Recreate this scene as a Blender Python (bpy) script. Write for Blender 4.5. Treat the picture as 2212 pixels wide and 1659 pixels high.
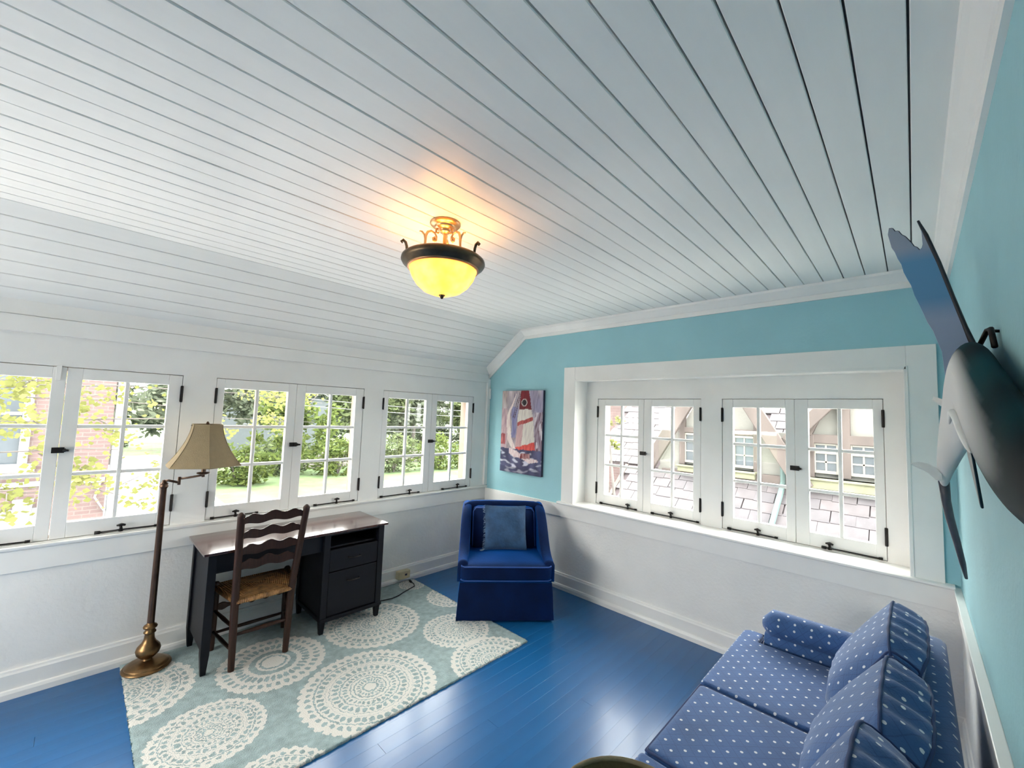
import bpy, bmesh, math, random
from mathutils import Vector, Matrix, noise
R = math.radians
PI = math.pi
rnd = random.Random(7)
S = bpy.context.scene
COL = S.collection
for o in list(bpy.data.objects):
    bpy.data.objects.remove(o)

# ------------------------------------------------------------------ camera, sky, light, exposure
W = 3.785            # depth of the room: wall_left is y=0, wall_back is x=0, wall_right is y=-W
XL = -5.4            # far left end of the room (behind the camera)
ZC = 2.586           # flat ceiling
cam = bpy.data.objects.new('camera', bpy.data.cameras.new('camera'))
COL.objects.link(cam)
yaw, pitch, roll = 0.769322542750456, 0.0737574835607634, 0.03625984200640386
F = Vector((math.cos(yaw)*math.cos(pitch), math.sin(yaw)*math.cos(pitch), math.sin(pitch)))
r0 = Vector((math.sin(yaw), -math.cos(yaw), 0)); u0 = r0.cross(F)
rr = math.cos(roll)*r0 + math.sin(roll)*u0
uu = -math.sin(roll)*r0 + math.cos(roll)*u0
cam.matrix_world = Matrix(((rr.x, uu.x, -F.x, -3.35299), (rr.y, uu.y, -F.y, -3.62349), (rr.z, uu.z, -F.z, 1.65), (0, 0, 0, 1)))
cam.data.sensor_fit = 'HORIZONTAL'
cam.data.sensor_width = 36.0
cam.data.lens = 897.5535*36.0/2212.0
cam.data.clip_start = 0.02
S.camera = cam

SKY = 9.0
LAMP = 3.3
wd = bpy.data.worlds.new('overcast_sky'); S.world = wd; wd.use_nodes = True
nt = wd.node_tree; nt.nodes.clear()
wo = nt.nodes.new('ShaderNodeOutputWorld'); bg = nt.nodes.new('ShaderNodeBackground')
tc = nt.nodes.new('ShaderNodeTexCoord'); sp = nt.nodes.new('ShaderNodeSeparateXYZ'); rp = nt.nodes.new('ShaderNodeValToRGB')
rp.color_ramp.elements[0].color = (1.0, 0.98, 0.93, 1); rp.color_ramp.elements[1].color = (1.0, 0.99, 0.96, 1)
nt.links.new(tc.outputs['Generated'], sp.inputs[0]); nt.links.new(sp.outputs['Z'], rp.inputs[0])
nt.links.new(rp.outputs[0], bg.inputs['Color']); bg.inputs['Strength'].default_value = SKY
nt.links.new(bg.outputs[0], wo.inputs[0])

def portal(name, loc, sx, sy, direction):
    l = bpy.data.lights.new(name, 'AREA'); l.shape = 'RECTANGLE'; l.size = sx; l.size_y = sy
    l.cycles.is_portal = True
    o = bpy.data.objects.new(name, l); COL.objects.link(o); o.location = loc
    o.rotation_euler = Vector(direction).to_track_quat('-Z', 'Z').to_euler()
    return o
# sky portals fill the window openings (they only tell the sampler where the sky comes in)
for xa, xb in ((-5.23, -4.15), (-3.97, -2.873), (-2.682, -1.553), (-1.362, -0.231)):
    portal('sky_portal', ((xa+xb)/2, 0.21, 1.335), xb-xa, 1.0, (0, -1, 0))
for ya, yb in ((-2.364, -1.379), (-3.486, -2.525)):
    portal('sky_portal', (0.41, (ya+yb)/2, 1.335), 1.0, yb-ya, (-1, 0, 0))
portal('sky_portal', (XL-0.21, -1.05, 1.2), 0.6, 1.4, (1, 0, 0))

S.view_settings.view_transform = 'Standard'
S.view_settings.look = 'None'
S.view_settings.exposure = 1.36
S.view_settings.gamma = 1.0
S.view_settings.use_curve_mapping = False
S.cycles.max_bounces = 12
S.cycles.diffuse_bounces = 6
S.cycles.transparent_max_bounces = 24
S.cycles.sample_clamp_indirect = 8.0

# ------------------------------------------------------------------ materials
def lin(r, g, b):
    f = lambda c: (c/255/12.92) if c/255 <= 0.04045 else ((c/255+0.055)/1.055)**2.4
    return (f(r), f(g), f(b))
def mat(name, col, rough=0.5, metal=0.0, bump=0.0, bscale=60.0, var=0.0, vscale=4.0, coat=0.0, sheen=0.0, stint=None, spec=0.5, stretch=None, emit=None, es=0.0):
    m = bpy.data.materials.new(name); m.use_nodes = True
    n = m.node_tree.nodes; L = m.node_tree.links; b = n['Principled BSDF']
    b.inputs['Base Color'].default_value = (*col, 1); b.inputs['Roughness'].default_value = rough; b.inputs['Metallic'].default_value = metal
    b.inputs['Specular IOR Level'].default_value = spec
    if coat: b.inputs['Coat Weight'].default_value = coat; b.inputs['Coat Roughness'].default_value = 0.15
    if sheen: b.inputs['Sheen Weight'].default_value = sheen; b.inputs['Sheen Roughness'].default_value = 0.4; b.inputs['Sheen Tint'].default_value = (*(stint or (1, 1, 1)), 1)
    if emit: b.inputs['Emission Color'].default_value = (*emit, 1); b.inputs['Emission Strength'].default_value = es
    t = n.new('ShaderNodeTexCoord'); mp = n.new('ShaderNodeMapping'); L.new(t.outputs['Object'], mp.inputs[0])
    if stretch: mp.inputs['Scale'].default_value = stretch
    if var:
        x = n.new('ShaderNodeTexNoise'); x.inputs['Scale'].default_value = vscale; x.inputs['Detail'].default_value = 5; L.new(mp.outputs[0], x.inputs[0])
        h = n.new('ShaderNodeMapRange'); h.inputs[1].default_value = 0.3; h.inputs[2].default_value = 0.7; h.inputs[3].default_value = 1-var; h.inputs[4].default_value = 1+var
        L.new(x.outputs[0], h.inputs[0])
        mx = n.new('ShaderNodeMix'); mx.data_type = 'RGBA'; mx.blend_type = 'MULTIPLY'; mx.inputs['Factor'].default_value = 1
        mx.inputs['A'].default_value = (*col, 1); L.new(h.outputs[0], mx.inputs['B']); L.new(mx.outputs['Result'], b.inputs['Base Color'])
    if bump:
        x = n.new('ShaderNodeTexNoise'); x.inputs['Scale'].default_value = bscale; x.inputs['Detail'].default_value = 4; L.new(mp.outputs[0], x.inputs[0])
        bp = n.new('ShaderNodeBump'); bp.inputs['Strength'].default_value = bump; bp.inputs['Distance'].default_value = 0.01
        L.new(x.outputs[0], bp.inputs['Height']); L.new(bp.outputs[0], b.inputs['Normal'])
    return m
M = {}
M['trim'] = mat('white_gloss_paint', (0.86, 0.85, 0.82), 0.38, bump=0.04, bscale=40, var=0.03)
M['ceil'] = mat('white_board_paint', (0.86, 0.86, 0.83), 0.42, bump=0.05, bscale=30, var=0.03, stretch=(0.3, 3, 3))
M['gap'] = mat('board_backing', (0.13, 0.13, 0.13), 0.9, var=0.2)
M['plaster'] = mat('white_plaster', (0.85, 0.84, 0.81), 0.75, bump=0.25, bscale=45, var=0.03)
M['blue'] = mat('aqua_wall_paint', lin(152, 200, 209), 0.6, bump=0.12, bscale=55, var=0.03)
M['floor'] = mat('blue_floor_paint', (0.007, 0.098, 0.27), 0.29, bump=0.05, bscale=9, var=0.10, vscale=3, stretch=(0.3, 2, 1), coat=0.15)
M['black'] = mat('black_iron', (0.02, 0.017, 0.016), 0.45, 0.6, bump=0.1, var=0.2, vscale=30)
M['jamb'] = mat('weathered_brown_paint', (0.19, 0.14, 0.11), 0.7, bump=0.1, var=0.15)
M['desk'] = mat('black_desk_lacquer', (0.004, 0.0045, 0.008), 0.5, bump=0.03, var=0.2, vscale=8, spec=0.25)
M['desktop'] = mat('dark_cherry_veneer', (0.055, 0.020, 0.014), 0.2, bump=0.03, bscale=25, var=0.35, vscale=9, stretch=(1, 14, 1), coat=0.9)
M['oak'] = mat('dark_oak', (0.030, 0.011, 0.006), 0.45, spec=0.35, bump=0.1, bscale=30, var=0.35, vscale=12, stretch=(8, 8, 0.8))
M['brass'] = mat('antique_brass', (0.23, 0.135, 0.06), 0.34, 0.9, bump=0.05, var=0.3, vscale=15)
M['pole'] = mat('aged_bronze_pole', (0.11, 0.065, 0.045), 0.36, 0.8, bump=0.04, var=0.3, vscale=12)
M['shade'] = mat('cream_linen_shade', (0.33, 0.25, 0.145), 0.85, bump=0.25, bscale=220, var=0.05, vscale=40)
M['shadeb'] = mat('tan_shade_fabric', (0.17, 0.12, 0.05), 0.85, bump=0.25, bscale=220, var=0.1, vscale=30)
M['velvet'] = mat('royal_blue_velvet', (0.0006, 0.009, 0.048), 0.8, bump=0.12, bscale=60, var=0.3, vscale=7, spec=0.15, sheen=1.0, stint=(0.0, 0.17, 0.75))
M['pipevel'] = mat('blue_velvet_piping', (0.010, 0.06, 0.26), 0.7, sheen=0.5, stint=(0.2, 0.4, 1), var=0.1)
M['pillow'] = mat('dusty_blue_velvet', (0.022, 0.07, 0.155), 0.8, bump=0.4, bscale=45, var=0.3, vscale=14, sheen=0.35)
M['fringe'] = mat('blue_grey_fringe', (0.16, 0.24, 0.36), 0.8, var=0.2)
M['bronze'] = mat('oil_rubbed_bronze', (0.12, 0.085, 0.05), 0.33, 0.85, bump=0.06, var=0.3, vscale=20)
M['gold'] = mat('polished_gold_brass', (0.62, 0.40, 0.20), 0.28, 0.9, var=0.1)

M['copperring'] = mat('copper_trim_ring', (0.42, 0.22, 0.11), 0.35, 0.85, var=0.15, vscale=15)
M['bulb'] = mat('lit_bulb', (1, 0.9, 0.7), 0.4, var=0.02, emit=(1.0, 0.55, 0.2), es=8)
M['ivory'] = mat('ivory_plastic', (0.62, 0.53, 0.34), 0.4, var=0.05)
M['cord'] = mat('black_rubber', (0.015, 0.015, 0.015), 0.5, var=0.2)
M['piping'] = mat('navy_cord_piping', (0.012, 0.035, 0.12), 0.8, var=0.15)
M['fishdark'] = mat('glossy_dark_teal', (0.006, 0.030, 0.048), 0.3, bump=0.05, var=0.45, vscale=7)
M['fishwhite'] = mat('glossy_pearl_white', (0.80, 0.80, 0.78), 0.3, bump=0.04, var=0.08, vscale=9)
M['finedge'] = mat('fin_dark_edge', (0.012, 0.014, 0.02), 0.4, var=0.2)
M['bill'] = mat('bill_slate', (0.06, 0.065, 0.085), 0.35, var=0.3, vscale=12)
M['canvas_edge'] = mat('canvas_side', (0.045, 0.045, 0.085), 0.7, var=0.3, vscale=15)

def glass_mat():
    m = bpy.data.materials.new('window_glass'); m.use_nodes = True
    n = m.node_tree.nodes; L = m.node_tree.links; n.clear()
    o = n.new('ShaderNodeOutputMaterial'); mx = n.new('ShaderNodeMixShader'); t = n.new('ShaderNodeBsdfTransparent'); g = n.new('ShaderNodeBsdfGlossy')
    lw = n.new('ShaderNodeLayerWeight'); lw.inputs[0].default_value = 0.5; pw5 = n.new('ShaderNodeMath'); pw5.operation = 'POWER'; pw5.inputs[1].default_value = 5; L.new(lw.outputs['Facing'], pw5.inputs[0])
    fr = n.new('ShaderNodeMath'); fr.operation = 'MULTIPLY_ADD'; fr.inputs[1].default_value = 0.85; fr.inputs[2].default_value = 0.02; L.new(pw5.outputs[0], fr.inputs[0])
    nz = n.new('ShaderNodeTexNoise'); nz.inputs['Scale'].default_value = 6; tc = n.new('ShaderNodeTexCoord'); L.new(tc.outputs['Object'], nz.inputs[0])
    bp = n.new('ShaderNodeBump'); bp.inputs['Strength'].default_value = 0.05; L.new(nz.outputs[0], bp.inputs['Height']); L.new(bp.outputs[0], g.inputs['Normal'])
    t.inputs[0].default_value = (0.97, 0.985, 0.98, 1); g.inputs['Roughness'].default_value = 0.02
    L.new(fr.outputs[0], mx.inputs[0]); L.new(t.outputs[0], mx.inputs[1]); L.new(g.outputs[0], mx.inputs[2]); L.new(mx.outputs[0], o.inputs[0])
    return m
M['glass'] = glass_mat()
def bowl_mat():
    m = bpy.data.materials.new('alabaster_glass'); m.use_nodes = True
    n = m.node_tree.nodes; L = m.node_tree.links; n.clear()
    o = n.new('ShaderNodeOutputMaterial'); t = n.new('ShaderNodeBsdfTranslucent'); p = n.new('ShaderNodeBsdfPrincipled'); mx = n.new('ShaderNodeMixShader'); mx.inputs[0].default_value = 0.25
    nz = n.new('ShaderNodeTexNoise'); nz.inputs['Scale'].default_value = 14; nz.inputs['Detail'].default_value = 4; tc = n.new('ShaderNodeTexCoord'); L.new(tc.outputs['Object'], nz.inputs[0])
    r = n.new('ShaderNodeValToRGB'); r.color_ramp.elements[0].position = .35; r.color_ramp.elements[0].color = (0.85, 0.74, 0.40, 1); r.color_ramp.elements[1].position = .65; r.color_ramp.elements[1].color = (1.0, 0.94, 0.66, 1); L.new(nz.outputs[0], r.inputs[0])
    L.new(r.outputs[0], t.inputs[0]); L.new(r.outputs[0], p.inputs['Base Color']); p.inputs['Roughness'].default_value = 0.25
    L.new(t.outputs[0], mx.inputs[1]); L.new(p.outputs[0], mx.inputs[2]); L.new(mx.outputs[0], o.inputs[0]); return m
M['bowl'] = bowl_mat()

def dots_mat():
    m = mat('navy_fabric_with_white_dots', (0.036, 0.100, 0.265), 0.85, bump=0.15, bscale=160, var=0.12, vscale=9, sheen=0.25)
    n = m.node_tree.nodes; L = m.node_tree.links; b = n['Principled BSDF']
    src = b.inputs['Base Color'].links[0].from_socket
    uv = n.new('ShaderNodeUVMap'); mp = n.new('ShaderNodeMapping'); mp.inputs['Rotation'].default_value = (0, 0, R(45)); k = 1/0.050
    mp.inputs['Scale'].default_value = (k, k, k); L.new(uv.outputs[0], mp.inputs[0])
    fr = n.new('ShaderNodeVectorMath'); fr.operation = 'FRACTION'; L.new(mp.outputs[0], fr.inputs[0])
    sb = n.new('ShaderNodeVectorMath'); sb.operation = 'SUBTRACT'; sb.inputs[1].default_value = (0.5, 0.5, 0); L.new(fr.outputs[0], sb.inputs[0])
    sx = n.new('ShaderNodeSeparateXYZ'); L.new(sb.outputs[0], sx.inputs[0])
    cb = n.new('ShaderNodeCombineXYZ'); L.new(sx.outputs[0], cb.inputs[0]); L.new(sx.outputs[1], cb.inputs[1])
    ln = n.new('ShaderNodeVectorMath'); ln.operation = 'LENGTH'; L.new(cb.outputs[0], ln.inputs[0])
    lt = n.new('ShaderNodeMath'); lt.operation = 'LESS_THAN'; lt.inputs[1].default_value = 0.105; L.new(ln.outputs['Value'], lt.inputs[0])
    ax = n.new('ShaderNodeMath'); ax.operation = 'ABSOLUTE'; L.new(sx.outputs[0], ax.inputs[0])
    ay = n.new('ShaderNodeMath'); ay.operation = 'ABSOLUTE'; L.new(sx.outputs[1], ay.inputs[0])
    mxx = n.new('ShaderNodeMath'); mxx.operation = 'MAXIMUM'; L.new(ax.outputs[0], mxx.inputs[0]); L.new(ay.outputs[0], mxx.inputs[1])
    ln2 = n.new('ShaderNodeMath'); ln2.operation = 'GREATER_THAN'; ln2.inputs[1].default_value = 0.47; L.new(mxx.outputs[0], ln2.inputs[0])
    lm = n.new('ShaderNodeMath'); lm.operation = 'MULTIPLY'; lm.inputs[1].default_value = 0.35; L.new(ln2.outputs[0], lm.inputs[0])
    m1 = n.new('ShaderNodeMix'); m1.data_type = 'RGBA'; L.new(lm.outputs[0], m1.inputs['Factor']); L.new(src, m1.inputs['A']); m1.inputs['B'].default_value = (0.015, 0.04, 0.13, 1)
    m2 = n.new('ShaderNodeMix'); m2.data_type = 'RGBA'; L.new(lt.outputs[0], m2.inputs['Factor']); L.new(m1.outputs['Result'], m2.inputs['A']); m2.inputs['B'].default_value = (0.62, 0.66, 0.72, 1)
    L.new(m2.outputs['Result'], b.inputs['Base Color'])
    return m
M['dots'] = dots_mat()

def attr_mat(name, rough=0.6, spec=0.4, bump=0.0, bscale=80):
    m = mat(name, (0.5, 0.5, 0.5), rough, spec=spec, bump=bump, bscale=bscale)
    n = m.node_tree.nodes; a = n.new('ShaderNodeVertexColor'); a.layer_name = 'Col'
    m.node_tree.links.new(a.outputs['Color'], n['Principled BSDF'].inputs['Base Color'])
    return m
M['paint'] = attr_mat('painted_canvas', 0.55, bump=0.3, bscale=90)
M['sail'] = attr_mat('sail_fin_lacquer', 0.28, 0.5)
M['fish'] = attr_mat('fish_body_lacquer', 0.6, 0.06)

# ------------------------------------------------------------------ mesh helpers
def origin_of(o):
    v = Vector((0, 0, 0))
    while o: v += o.location; o = o.parent
    return v
def props(o, label=None, cat=None, group=None, kind=None):
    if label: o['label'] = label
    if cat: o['category'] = cat
    if group: o['group'] = group
    if kind: o['kind'] = kind
    return o
def thing(name, label, cat, loc, group=None, kind=None):
    o = bpy.data.objects.new(name, None); COL.objects.link(o); o.location = loc; o.empty_display_size = 0.05
    return props(o, label, cat, group, kind)
class MB:
    def __init__(s): s.v = []; s.f = []; s.T = None
    def add(s, vs, fs):
        k = len(s.v); s.v += [(s.T(Vector(p)) if s.T else Vector(p)) for p in vs]; s.f += [[i+k for i in q] for q in fs]; return s
    def box(s, a, b):
        (x0, y0, z0), (x1, y1, z1) = a, b
        return s.add([(x0,y0,z0),(x1,y0,z0),(x1,y1,z0),(x0,y1,z0),(x0,y0,z1),(x1,y0,z1),(x1,y1,z1),(x0,y1,z1)],
                     [(0,3,2,1),(4,5,6,7),(0,1,5,4),(1,2,6,5),(2,3,7,6),(3,0,4,7)])
    def loft(s, rings, cap=True, closed=True):
        n = len(rings[0]); vs = [p for r in rings for p in r]; fs = []
        for i in range(len(rings)-1):
            for j in range(n if closed else n-1):
                fs.append((i*n+j, i*n+(j+1) % n, (i+1)*n+(j+1) % n, (i+1)*n+j))
        if cap and closed: fs += [tuple(range(n))[::-1], tuple((len(rings)-1)*n+j for j in range(n))]
        return s.add(vs, fs)
    def tube(s, pts, rad, n=8, flat=1.0):
        pts = [Vector(p) for p in pts]; rad = rad if isinstance(rad, (list, tuple)) else [rad]*len(pts)
        t = (pts[1]-pts[0]).normalized(); a = Vector((0, 0, 1)) if abs(t.z) < 0.9 else Vector((1, 0, 0)); u = (a-t*a.dot(t)).normalized(); rings = []
        for i, p in enumerate(pts):
            t2 = (pts[min(i+1, len(pts)-1)]-pts[max(i-1, 0)]).normalized()
            u = (u-t2*u.dot(t2)).normalized(); w = t2.cross(u)
            rings.append([p+(u*math.cos(2*PI*j/n)+w*math.sin(2*PI*j/n)*flat)*rad[i] for j in range(n)])
        return s.loft(rings)
    def lathe(s, prof, c, n=24):
        return s.loft([[(c[0]+r*math.cos(2*PI*j/n), c[1]+r*math.sin(2*PI*j/n), c[2]+z) for j in range(n)] for r, z in prof])
    def prism(s, poly, f0, f1):
        n = len(poly)
        return s.add([f0(*p) for p in poly]+[f1(*p) for p in poly], [tuple(range(n))[::-1], tuple(range(n, 2*n))]+[(i, (i+1) % n, n+(i+1) % n, n+i) for i in range(n)])
    def rbox(s, c, h, r, n=8, fn=None):
        """rounded box: centre c, half sizes h, corner radius r; fn bends each point"""
        idx = {}; vs = []; fs = []
        def P(i, j, k):
            key = (i, j, k)
            if key not in idx:
                p = Vector([(2*q/n-1)*hh for q, hh in zip(key, h)])
                q = Vector([max(-(hh-r), min(hh-r, x)) for x, hh in zip(p, h)])
                dv = p-q; v = q+dv.normalized()*r if dv.length > 1e-9 else p
                if fn: v = fn(v, p)
                idx[key] = len(vs); vs.append(Vector(c)+v)
            return idx[key]
        for i in range(n):
            for j in range(n):
                for side in (0, n):
                    qs = [(P(i, j, side), P(i+1, j, side), P(i+1, j+1, side), P(i, j+1, side)), (P(i, side, j), P(i, side, j+1), P(i+1, side, j+1), P(i+1, side, j)), (P(side, i, j), P(side, i+1, j), P(side, i+1, j+1), P(side, i, j+1))]
                    for q in qs: fs.append(q if side else q[::-1])
        return s.add(vs, fs)
    def build(s, name, m, parent=None, smooth=False, bevel=0.0, seg=2, uv=False, sub=0, org=None, auto=None):
        me = bpy.data.meshes.new(name)
        if org is None:
            if parent is not None: org = origin_of(parent)
            else:
                lo = [min(p[i] for p in s.v) for i in range(3)]; hi = [max(p[i] for p in s.v) for i in range(3)]
                org = Vector(((lo[0]+hi[0])/2, (lo[1]+hi[1])/2, lo[2]))
        org = Vector(org)
        me.from_pydata([p-org for p in s.v], [], s.f)
        bm = bmesh.new(); bm.from_mesh(me); bmesh.ops.recalc_face_normals(bm, faces=bm.faces)
        if bevel: bmesh.ops.bevel(bm, geom=[e for e in bm.edges if e.is_manifold and e.calc_face_angle(0) > 0.5], offset=bevel, segments=seg, affect='EDGES', profile=0.6, clamp_overlap=True)
        bm.to_mesh(me); bm.free()
        if uv:
            l = me.uv_layers.new(name='UVMap')
            for p in me.polygons:
                a = max(range(3), key=lambda i: abs(p.normal[i])); ax = [(1, 2), (0, 2), (0, 1)][a]
                for li in p.loop_indices:
                    q = me.vertices[me.loops[li].vertex_index].co; l.data[li].uv = (q[ax[0]], q[ax[1]])
        if isinstance(m, (list, tuple)):
            for x in m: me.materials.append(x)
        else: me.materials.append(m)
        if smooth: me.polygons.foreach_set('use_smooth', [True]*len(me.polygons))
        o = bpy.data.objects.new(name, me); COL.objects.link(o)
        if parent is not None: o.parent = parent; o.location = org-origin_of(parent)
        else: o.location = org
        if auto:
            me.polygons.foreach_set('use_smooth', [True]*len(me.polygons)); me.set_sharp_from_angle(angle=R(auto))
        if sub:
            md = o.modifiers.new('sub', 'SUBSURF'); md.levels = sub; md.render_levels = sub
        return o
def same(o, name, loc, parent, scale=None):
    c = o.copy(); c.name = name; COL.objects.link(c); c.parent = parent; c.location = loc
    if scale: c.scale = scale
    return c
def structure(o, label, cat): return props(o, label, cat, kind='structure')
def vcol(o, fn):
    me = o.data; a = me.color_attributes.new('Col', 'FLOAT_COLOR', 'POINT')
    for i, v in enumerate(me.vertices): a.data[i].color = (*fn(v.co, v.normal), 1)
def extrude(prof, p0, p1, out, mit0=0.0, mit1=0.0):
    """moulding: profile points (d away from the wall, h up) swept from p0 to p1; out = direction off the wall; up = z (or given in out tuple)"""
    p0, p1 = Vector(p0), Vector(p1); d, up = Vector(out[0]), Vector(out[1]); t = (p1-p0).normalized()
    m = MB(); m.loft([[p0+d*a+up*b+t*(a*mit0) for a, b in prof], [p1+d*a+up*b-t*(a*mit1) for a, b in prof]]); return m

def itp(v, pts):
    for (v0, u0), (v1, u1) in zip(pts, pts[1:]):
        if v0 <= v <= v1: return u0+(u1-u0)*(v-v0)/(v1-v0)
    return pts[0][1] if v < pts[0][0] else pts[-1][1]
# ------------------------------------------------------------------ the room shell
HOLES_A = [(-5.23, -4.15), (-3.971, -2.8729), (-2.6818, -1.553), (-1.3618, -0.2314)]  # first opening is out of view, added to let in more daylight
ZB, ZT = 0.8263, 1.8392
m = MB().box((XL, 0, 0), (0.0, 0.20, 0.70)); wall_left = structure(m.build('wall_left', M['plaster']), 'long white wall under the three garden casement windows', 'wall')
m = MB().box((XL, 0, 0.70), (0.0, 0.20, ZB)).box((XL, 0, ZT), (0.0, 0.20, 2.62))
xs = [XL]+[x for h in HOLES_A for x in h]+[0.0]
for i in range(0, len(xs), 2): m.box((xs[i], 0, ZB), (xs[i+1], 0.20, ZT))
m.build('window_surround', M['trim'], wall_left)

CAS = dict(y0=-3.5993, y1=-1.2473, z0=0.8132, z1=2.0088)
m = MB().box((0, -W, 0), (0.40, 0.0, 0.70)); wall_back = structure(m.build('wall_back', M['plaster']), 'end wall with the painting and the deep window recess, white below', 'wall')
m = MB().box((0, -W, 0.70), (0.40, 0.20, CAS['z0'])).box((0, -W, CAS['z1']), (0.40, 0.20, 2.62)).box((0, CAS['y1'], CAS['z0']), (0.40, 0.20, CAS['z1'])).box((0, -W, CAS['z0']), (0.40, CAS['y0'], CAS['z1']))
m.build('blue_wall_face', M['blue'], wall_back)
m = MB().box((XL, -W-0.2, 0), (0.40, -W, 2.62)); wall_right = structure(m.build('wall_right', M['blue']), 'aqua blue wall beside the sofa that carries the mounted fish', 'wall')
m = MB().box((XL, -W, 0), (0, -W+0.004, 0.76)); m.build('white_dado', M['plaster'], wall_right)
m = MB().box((XL-0.2, -W-0.2, 0), (XL, 0.2, 0.9)).box((XL-0.2, -W-0.2, 1.5), (XL, 0.2, 2.62)).box((XL-0.2, -0.35, 0.9), (XL, 0.2, 1.5)).box((XL-0.2, -W-0.2, 0.9), (XL, -1.75, 1.5))  # unseen window opening, added and sized to tune the fill daylight
wall_front = structure(m.build('wall_front', M['plaster']), 'white wall behind the camera with an unseen window opening added for fill daylight', 'wall')

floor = structure(MB().box((XL, -W, -0.06), (0, 0, -0.02)).build('floor', M['gap'], org=(0, 0, 0)), 'blue painted wooden plank floor', 'floor')
pw = 0.0835
prof = [(-pw/2+0.00005, -0.02), (-pw/2+0.00005, -0.0003), (-pw/2+0.0004, 0), (pw/2-0.0004, 0), (pw/2-0.00005, -0.0003), (pw/2-0.00005, -0.02)]
pm = MB().loft([[(0, a, b) for a, b in prof], [(1, a, b) for a, b in prof]])
plank0 = None; y = -pw/2; k = 0
while y > -W:
    cut = XL+1.0+((k*1.37) % 3.6)
    for xa, xb in ((XL, cut-0.0008), (cut+0.0008, 0)):
        ws = 1.0 if y-pw/2 > -W else 0.6
        if plank0 is None: plank0 = pm.build('plank', M['floor'], floor, org=(0, 0, 0)); o = plank0; o.scale = (xb-xa, 1, 1); o.location = (xa, y, 0)
        else: o = same(plank0, 'plank', (xa, y, 0), floor, (xb-xa, 1, 1))
    y -= pw; k += 1

ceiling = structure(MB().box((XL, -W-0.2, ZC+0.016), (0.4, 0.2, ZC+0.08)).build('ceiling', M['gap'], org=(0, 0, ZC)), 'white boarded ceiling with a sloping strip above the garden windows', 'ceiling')
bw = 0.1036
def board_mesh(w):
    g_ = 0.0025 if w > 0.1 else 0.0014; pr = [(-w/2+g_, 0.016), (-w/2+g_, 0.003), (-w/2+g_+.002, 0), (w/2-g_-.002, 0), (w/2-g_, 0.003), (w/2-g_, 0.016)]
    return MB().loft([[(XL, a, b) for a, b in pr], [(0, a, b) for a, b in pr]])
b0 = board_mesh(bw).build('ceiling_board', M['ceil'], ceiling, org=(0, 0, 0))
seam = -3.637; first = True
ys = [seam-bw*0.5+bw*i for i in range(-1, 33)]
for y in ys:
    if y+bw/2 < -W+0.03 or y-bw/2 > -0.545: continue
    z = rnd.uniform(-0.0008, 0.0012)
    if first: b0.location = (0, y, z); first = False
    else: same(b0, 'ceiling_board', (0, y, z), ceiling)
# sloping strip from (y=-0.54, ZC) down to (y=0, z=2.19)
SA, SB = Vector((0, -0.545, ZC)), Vector((0, 0.0, 2.19)); sl = (SB-SA).length; sd = (SB-SA).normalized(); ang = math.atan2(SB.z-SA.z, SB.y-SA.y)
MB().box((XL, -0.55, ZC+0.03), (0.1, -0.5, ZC+0.06)).build('slope_backing', M['gap'], ceiling)
nb = 7; sw = sl/nb
s0 = board_mesh(sw).build('sloped_board', M['ceil'], ceiling, org=(0, 0, 0))
for i in range(nb):
    p = SA+sd*sw*(i+0.5)-Vector((0, 0, ZC)); o = s0 if i == 0 else same(s0, 'sloped_board', (0, 0, 0), ceiling)
    o.location = (0, p.y, p.z); o.rotation_euler = (ang, 0, 0)
MB().add([(XL, -0.545, ZC+0.035), (0.2, -0.545, ZC+0.035), (0.2, 0.02, 2.24), (XL, 0.02, 2.24), (XL, -0.545, ZC+0.055), (0.2, -0.545, ZC+0.055), (0.2, 0.02, 2.27), (XL, 0.02, 2.27)], [(0, 1, 2, 3), (7, 6, 5, 4), (0, 4, 5, 1), (1, 5, 6, 2), (2, 6, 7, 3), (3, 7, 4, 0)]).build('slope_backing', M['gap'], ceiling)

# baseboards
bprof = [(0, 0), (0.034, 0), (0.034, 0.03), (0.028, 0.045), (0.018, 0.048), (0.018, 0.125), (0.013, 0.135), (0.011, 0.145), (0, 0.148)]
UP = (0, 0, 1)
structure(extrude(bprof, (XL, 0, 0), (0, 0, 0), ((0, -1, 0), UP), 0, 1).build('baseboard_left', M['trim']), 'white baseboard along the wall with the desk', 'baseboard')
structure(extrude(bprof, (0, -W, 0), (0, 0, 0), ((-1, 0, 0), UP), 1, 1).build('baseboard_back', M['trim']), 'white baseboard under the deep window recess', 'baseboard')
structure(extrude(bprof, (XL, -W, 0), (0, -W, 0), ((0, 1, 0), UP), 0, 1).build('baseboard_right', M['trim']), 'white baseboard behind the sofa', 'baseboard')
# crown moulding on the end wall, level then following the slope; and along the fish wall
cp = [(0, 0), (0.014, 0), (0.016, 0.034), (0.022, 0.038), (0.03, 0.05), (0.05, 0.075), (0.062, 0.085), (0.066, 0.102), (0, 0.102)]
m = MB(); P0, P1, P2 = Vector((0, -W, 2.484)), Vector((0, -0.568, 2.484)), Vector((0, 0.0, 2.062))
dn = Vector((0, -sd.z, sd.y)); dn = dn if dn.z > 0 else -dn
mid = (Vector((0, 0, 1))+dn).normalized(); mid = mid/mid.dot(Vector((0, 0, 1)))
m.loft([[P0+Vector((-a, 0, b)) for a, b in cp], [P1+Vector((-a, 0, 0))+mid*b for a, b in cp], [P2+Vector((-a, 0, 0))+dn*b for a, b in cp]])
structure(m.build('trim_1', M['trim']), 'white crown moulding over the blue end wall', 'moulding')
structure(extrude(cp, (XL, -W, 2.484), (0, -W, 2.484), ((0, 1, 0), UP)).build('trim_2', M['trim']), 'white crown moulding over the fish wall', 'moulding')
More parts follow.
